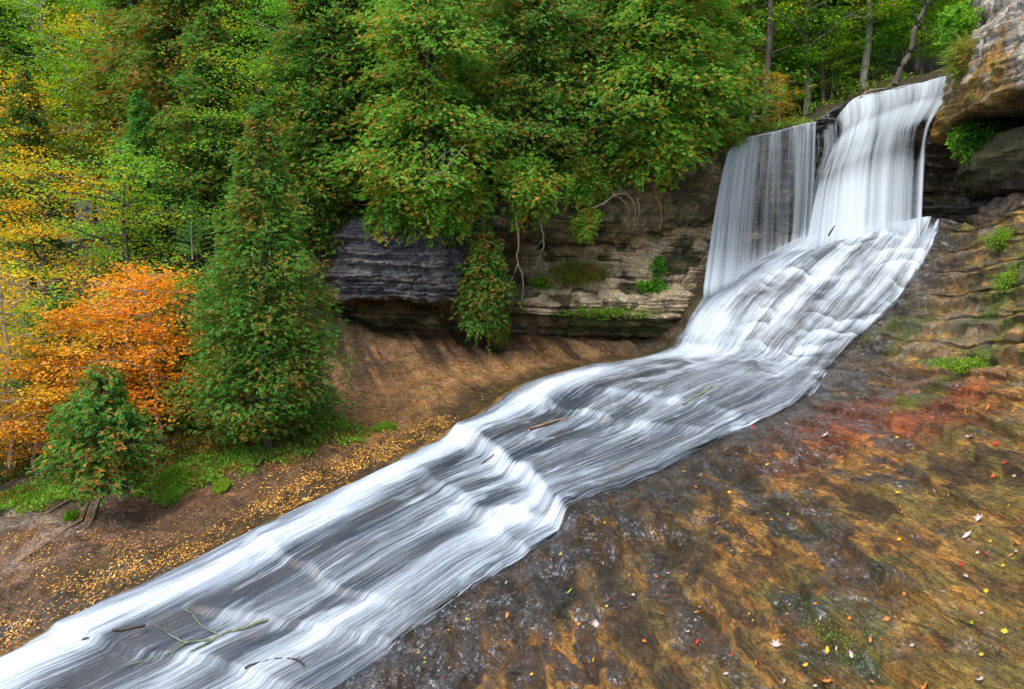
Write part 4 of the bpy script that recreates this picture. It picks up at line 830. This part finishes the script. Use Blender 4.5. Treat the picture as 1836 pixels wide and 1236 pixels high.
# ------------------------------------------------------------------ ground plants (nobody could count them)
def tufts(pts, nrm_, rs, h=.12, per=10, wd=.02, spread=.06, droop=.4):
    n = len(pts); out = []
    for i in range(per):
        ax = unit(nrm_*rs.uniform(.4, 1, (n, 1))+rs.normal(0, .55, (n, 3))+np.array([0, 0, .2-droop])); b = pts+rs.normal(0, spread, (n, 3))*np.array([1, 1, .3]); ll = h*rs.uniform(.5, 1.3, n)
        out.append(quads_from(b, ax, unit(np.cross(ax, rs.normal(0, 1, (n, 3)))), ll, np.full(n, wd)*rs.uniform(.7, 1.4, n)))
    return join(out)
def scatter_ground(regions, n, rs, warp=.55, **k):
    """regions: (px, py, rx, ry in metres, weight)"""
    pts = []; nn = []
    tot = sum(r_[4] for r_ in regions)
    for px, py, rx, ry, wt_ in regions:
        c = gp(px, py, **k); d = ((GG[..., 0]-c[0])/rx)**2+((GG[..., 1]-c[1])/ry)**2; ok = (d+warp*fbm(GG*1.7, 3, seed=71) < 1) & (GT > k.get('tmin', 2.05)) & (GT < k.get('tmax', 3.95))
        idx = np.argwhere(ok); m_ = int(n*wt_/tot)
        if len(idx) == 0: continue
        area = np.linalg.norm(np.cross(np.gradient(GG, axis=0)[ok], np.gradient(GG, axis=1)[ok]), axis=1); area = area/area.sum()
        s_ = idx[rs.choice(len(idx), m_, p=area)]; pts.append(GG[s_[:, 0], s_[:, 1]]+rs.normal(0, .02, (m_, 3))*np.array([1, 1, 0])); nn.append(GN[s_[:, 0], s_[:, 1]])
    return np.concatenate(pts), np.concatenate(nn)
rs = np.random.RandomState(301)
v_, f_ = tufts(FLOORP, np.repeat([np.array([0, -.3, 1.])], len(FLOORP), 0), rs, .10, 9, .05, .2, .3); tag(mesh_obj('forest_floor_plants', v_, f_, M['underg']), kind='stuff')
p_, n_ = scatter_ground([(560, 770, 1.3, .8, 3), (480, 810, 1.4, .8, 3), (400, 830, 1.1, .8, 3), (330, 850, .8, .7, 2), (300, 830, .8, .9, 2), (60, 830, 1.6, 1., 3), (20, 890, .8, .6, 1)], 5200, rs, warp=1.5, tmax=3.5)
v_, f_ = tufts(p_, n_, rs, .075, 10, .04, .07, .35); tag(mesh_obj('undergrowth', v_, f_, M['underg']), kind='stuff')
p_, n_ = scatter_ground([(430, 790, 1.8, .6, 3), (350, 790, 1.2, .8, 2), (250, 830, 1.0, .8, 2), (20, 800, 1.6, 1., 3), (20, 730, 2, 1.5, 4), (120, 760, 2, 1.5, 3)], 6000, rs, warp=1.4, tmax=3.3, tmin=1.6)
v_, f_ = tufts(p_, n_, rs, .09, 8, .05, .12, .2); tag(mesh_obj('brush', v_, f_, M['brush']), kind='stuff')
def cushion(px, py, rx, ry, label, n=2200, hgt=.09, k=None, mat='moss'):
    k = k or {}; i = gidx(px, py, **k); c = GG[i]; nb_ = GN[i]; u1 = unit(np.cross(nb_, [0, 0, 1.])); u2 = np.cross(nb_, u1)
    a = rs.uniform(0, 2*math.pi, n); r = np.sqrt(rs.uniform(0, 1, n)); lump = fbm(np.stack([np.cos(a)*r*2.2, np.sin(a)*r*2.2, a*0+px*.01], -1), 3); r2 = r*(1+.4*lump)
    pts = u1*(np.cos(a)*r2*rx)[:, None]+u2*(np.sin(a)*r2*ry)[:, None]+nb_*(hgt*np.sqrt(np.clip(1-r*r, 0, 1))*(1+.6*lump))[:, None]
    v_, f_ = tufts(pts, np.repeat([nb_], n, 0), rs, .055, 5, .022, .015, .0); o = mesh_obj('moss_cushion', v_, f_, M[mat]); o.location = [float(x) for x in c]; return tag(o, label, 'moss')
cushion(312, 864, .48, .28, 'large bright green moss cushion on the left bank, upper of three', k=dict(tmax=3.8))
cushion(308, 898, .20, .24, 'small olive moss cushion just below the large bright one', 900, k=dict(tmax=3.8))
cushion(400, 876, .32, .16, 'flat moss cushion to the right of the large bright one', 900, k=dict(tmax=3.8))
cushion(690, 768, .45, .16, 'thin moss streak among fallen leaves right of the cone-shaped cedar', 700, .06, k=dict(tmax=3.8))
cushion(130, 930, .14, .12, 'round yellow-green moss tuft beside the long creeping root', 400, k=dict(tmax=3.8))
cushion(55, 895, .25, .16, 'dull moss patch on the bare slope at the left edge', 500, .08, k=dict(tmax=3.8))
# grass and fern tufts on the cliffs
def on(px, py, A, apx, apy, mask=None):
    d = (apx-px)**2+(apy-py)**2
    if mask is not None: d = np.where(mask, d, 1e12)
    return A[np.unravel_index(np.argmin(d), d.shape)].copy()
c2px, c2py = project(CG2)
def plant(name, c, n, rx, rz_, label, cat, mat='green', h=.2, wd=.03, per=8, ry=.25, droop=.3, nv=(0, -1, .3)):
    pts = unit(rs.normal(0, 1, (n, 3)))*rs.uniform(0, 1, (n, 1))**.45*(1+.35*rs.uniform(-1, 1, (n, 1)))*np.array([rx, ry, rz_])*.55; v_, f_ = tufts(pts, np.repeat([np.array(nv, float)], n, 0), rs, h, per, wd, .04, droop)
    o = mesh_obj(name, v_, f_, M[mat]); o.location = [float(x) for x in c]; return tag(o, label, cat)
V0 = np.array([0, -.15, 0])
plant('grass_tuft', on(1035, 488, CG2, c2px, c2py)+V0, 420, 1.4, .45, 'long trailing grass on the tan ledge beneath the dark recess', 'grass', 'grass', .34, .022, 8, .3, .5)
plant('leafy_plant', on(968, 512, CG2, c2px, c2py)+V0, 90, .55, .4, 'yellow-green leafy plant at the left end of the trailing grass', 'plant', 'yellowgreen', .11, .06)
plant('fern', on(1180, 478, CG2, c2px, c2py)+V0, 90, .3, .6, 'slim green fern on the pale tan rock left of the falls', 'fern', 'green', .14, .04)
plant('fern', on(1168, 515, CG2, c2px, c2py)+V0, 170, .75, .35, 'wide low fern clump below the slim fern', 'fern', 'green', .16, .04)
plant('grass_tuft', on(1285, 245, CG2, c2px, c2py)+np.array([0, -.3, 0]), 260, 1.3, .4, 'straw-coloured grass draping the bank left of the falls lip', 'grass', 'grass', .28, .02, 8, .3, .6)
plant('moss_growth', on(1090, 560, CG2, c2px, c2py)+V0*.5, 360, 2.6, .3, 'dark green moss band on the ledge above the fluted scoop', 'moss', 'moss', .07, .025, 6, .15)
mw_ = (RT > 6.5) & (RT < 9.6)
plant('fern_growth', on(1722, 222, RG2, wpx, wpy, mw_)+V0, 900, 1.5, .9, 'lush green fern cushion under the rock overhang right of the falls', 'fern', 'green', .16, .045, 8, .8, .6, (-.7, -.7, .2))
plant('fern_growth', on(1755, 268, RG2, wpx, wpy, mw_)+V0, 320, .7, .5, 'green fern fringe hanging above the black crevice on the right', 'fern', 'green', .14, .04, 8, .5, .6, (-.7, -.7, .2))
plant('grass_tuft', P(1738, 108, 21.2), 300, .75, .9, 'straw-coloured grass tuft hanging on the rim of the rock overhang', 'grass', 'grass', .42, .02, 8, .5, .5, (-.8, -.5, .2))
plant('shrub', P(1722, 50, 22.2), 420, .9, 1.1, 'green shrub above the straw-coloured grass on the overhang rim', 'shrub', 'green', .15, .05, 8, .6, .3, (-.8, -.5, .3))
for px, py, rx, rz_, lb in ((1815, 505, .5, .5, 'bright green moss draping the right edge of the ledges'), (1800, 430, .6, .4, 'olive moss hanging from the upper ledge at the right edge'), (1750, 655, 1.6, .22, 'long green moss strip above the rust-red rock')):
    plant('moss_growth', gp(px, py), 420, rx, rz_, lb, 'moss', 'moss', .06, .02, 7, .6, .5)
_o = plant('moss_growth', gp(1500, 1130), 110, .45, .10, 'thin moss patch in a hollow of the foreground rock', 'moss', 'moss', .02, .008, 5, 1.2, .0, (0, 0, 1)); _o['kind'] = 'stuff'; del _o['label'], _o['category']; _o.name = 'moss_patch'

# ------------------------------------------------------------------ fallen leaves
rs = np.random.RandomState(55)
ok = (GT > 2.6) & (GT < 3.98) & (GS > 4.3) & (GS < 11.8)
idx = np.argwhere(ok); area = np.linalg.norm(np.cross(np.gradient(GG, axis=0)[ok], np.gradient(GG, axis=1)[ok]), axis=1)
den = .04+1.2*sstep(3.45, 3.7, GT[ok])*(1-sstep(3.9, 3.98, GT[ok]))*sstep(5.6, 6.6, GS[ok])+.9*sstep(2.9, 3.2, GT[ok])*(sstep(5.9, 6.6, GS[ok])*(1-sstep(7.4, 8.2, GS[ok])))+.5*sstep(8, 9, GS[ok])
den = den*(.3+1.4*sstep(-.3, .4, fbm(GG[ok]*1.3, 3, seed=81))); pr_ = area*den; pr_ /= pr_.sum(); NL = 12500
s_ = idx[rs.choice(len(idx), NL, p=pr_)]; b = GG[s_[:, 0], s_[:, 1]]; nb_ = GN[s_[:, 0], s_[:, 1]]; b = b+rs.normal(0, .015, b.shape)*np.array([1, 1, 0])+nb_*.018
ax = unit(np.cross(nb_, rs.normal(0, 1, (NL, 3)))+nb_*rs.normal(.1, .25, (NL, 1))); ll = rs.uniform(.018, .05, NL)*(1+(rs.rand(NL) < .06)*.5)
v_, f_ = quads_from(b, ax, unit(np.cross(ax, nb_)), ll, ll*.62, .12); tag(mesh_obj('leaf_litter', v_, f_, M['litter']), kind='stuff')
LC = {'yellow': (.80, .50, .03), 'orange': (.75, .22, .03), 'red': (.50, .03, .02), 'pale': (.58, .47, .42), 'lime': (.40, .50, .03), 'brown': (.22, .10, .04)}
LM = {k_: leafcol(k_+'_leaf', c) for k_, c in LC.items()}
def maple_leaf(sz, curl):
    out = [(0, -.5), (.12, -.2), (.42, -.28), (.3, -.02), (.5, .18), (.24, .16), (.2, .3), (.1, .24), (0, .55)]; pts = out+[(-x, y) for x, y in out[-2:0:-1]]
    V = [(0, 0, .0)]+[(x*sz, y*sz, curl*sz*(x*x*1.6+y*y*.8)) for x, y in pts]; n = len(pts); return np.array(V), np.array([(0, 1+i, 1+(i+1) % n) for i in range(n)])
def oval_leaf(sz, curl):
    pts = [(0, -.5), (.16, -.25), (.23, 0), (.17, .25), (0, .55), (-.17, .25), (-.23, 0), (-.16, -.25)]
    V = [(0, 0, 0)]+[(x*sz, y*sz, curl*sz*(x*x*4+y*y)) for x, y in pts]; return np.array(V), np.array([(0, 1+i, 1+(i+1) % 8) for i in range(8)])
LMESH = {}
def put_leaf(px, py, colr, shape, sz, label, tm=(6.02, 8.8), group='fallen leaves on the right rock'):
    i = gidx(px, py, tmin=tm[0], tmax=tm[1]); c = GG[i]+GN[i]*.02
    key = (colr, shape)
    if key not in LMESH:
        v_, f_ = (maple_leaf if shape == 'maple' else oval_leaf)(1., .55); o = mesh_obj('fallen_leaf', v_, f_, LM[colr]); LMESH[key] = o
    else: o = LMESH[key].copy(); scene.collection.objects.link(o)
    o.location = [float(x) for x in c]; s = float(sz); o.scale = (s, s, s)
    q_ = Vector(GN[i].tolist()).to_track_quat('Z', 'Y').to_matrix() @ Matrix.Rotation(rs.uniform(0, 6.28), 3, 'Z') @ Matrix.Rotation(rs.normal(0, .25), 3, 'X'); o.rotation_euler = q_.to_euler()
    return tag(o, label, 'leaf', group)
special = [(1740,787,'pale','maple',.17,'large pale upturned maple leaf beneath the rust-red rock near the right edge'),(1482,783,'pale','maple',.15,'pale maple leaf on wet rock just below the end of the white cascade'),(1758,932,'pale','maple',.12,'pale maple leaf near the right edge below the long grey streak'),(1735,963,'pale','oval',.11,'pale oval leaf just left of and below the maple leaf at the right edge'),
 (1175,918,'pale','maple',.12,'white leaf at the upper tip of the wet grey slab beside the stream'),(1069,1122,'pale','maple',.10,'white leaf in the middle of the bottom foreground slab'),(1390,1160,'pale','maple',.10,'pale leaf above the mossy hollow near the bottom'),(1532,1178,'pale','oval',.09,'pale oval leaf right of the mossy hollow near the bottom'),(1350,764,'red','maple',.14,'red leaf on dark wet rock just above the others by the cascade end'),(1196,1074,'red','maple',.09,'red leaf below the long dark crack'),
 (1029,1029,'lime','oval',.11,'bright lime leaf on the wet grey slab'),(1023,1062,'lime','oval',.09,'dull lime leaf just below the bright lime one'),(1482,1167,'yellow','oval',.07,'yellow oval leaf beside the pale leaf near the bottom'),(1482,1226,'orange','maple',.08,'orange leaf at the bottom edge left of centre right'),(1664,1232,'orange','maple',.09,'orange leaf touching the bottom edge at right'),(912,1106,'orange','oval',.10,'orange leaf on the dark wet rock near the lower stream edge')]
for a in special: put_leaf(*a[:5], a[5], group=None)
RANDL = []
def line_x(py): return np.interp(py, [640, 740, 805, 903, 1010, 1190, 1300], [1500, 1440, 1290, 1100, 930, 690, 560])
cols = ['yellow']*6+['orange']*6+['red']*3+['pale']*4+['brown']*2+['lime']
for i in range(150):
    while True:
        px, py = rs.uniform(640, 1836), rs.uniform(700, 1236); line = np.interp(px, [560, 690, 930, 1100, 1290, 1440, 1500, 1700, 1836], [1300, 1190, 1010, 903, 805, 740, 680, 690, 700])
        if py > line+8: break
    c_ = cols[rs.randint(len(cols))]; sh = 'maple' if rs.rand() < .5 else 'oval'
    o = put_leaf(px, py, c_, sh, rs.uniform(.04, .08)*(1.25 if py < 900 else .8), 'x')
    zone = 'on wet rock beside the stream' if px < line_x(py)+130 else 'on brown rock at the bottom edge' if py > 1130 else 'just below the rust-red rock' if py < 820 else 'on brown rock near the right edge' if px > 1600 else 'on the grey streaked foreground slab' if py > 960 else 'on the brown slab below the cascade'
    RANDL.append((px, o, f'small {c_} {"lobed" if sh == "maple" else "oval"} leaf {zone}'))
ordinals(RANDL)
for (px, py, lb) in ((890, 722, 'beside the upper white band of the stream'), (1100, 690, 'below the foot of the cascade'), (1110, 852, 'on the near end of the middle ledge'), (1085, 768, 'in the stream right of the straight stick'), (960, 740, 'in the stream above the straight stick'), (1150, 800, 'in the stream below the mossy green branch')):
    put_leaf(px, py, 'orange', 'oval', .09, 'small orange leaf '+lb, (4.2, 5.9), 'leaves caught in the stream').location.z += .12
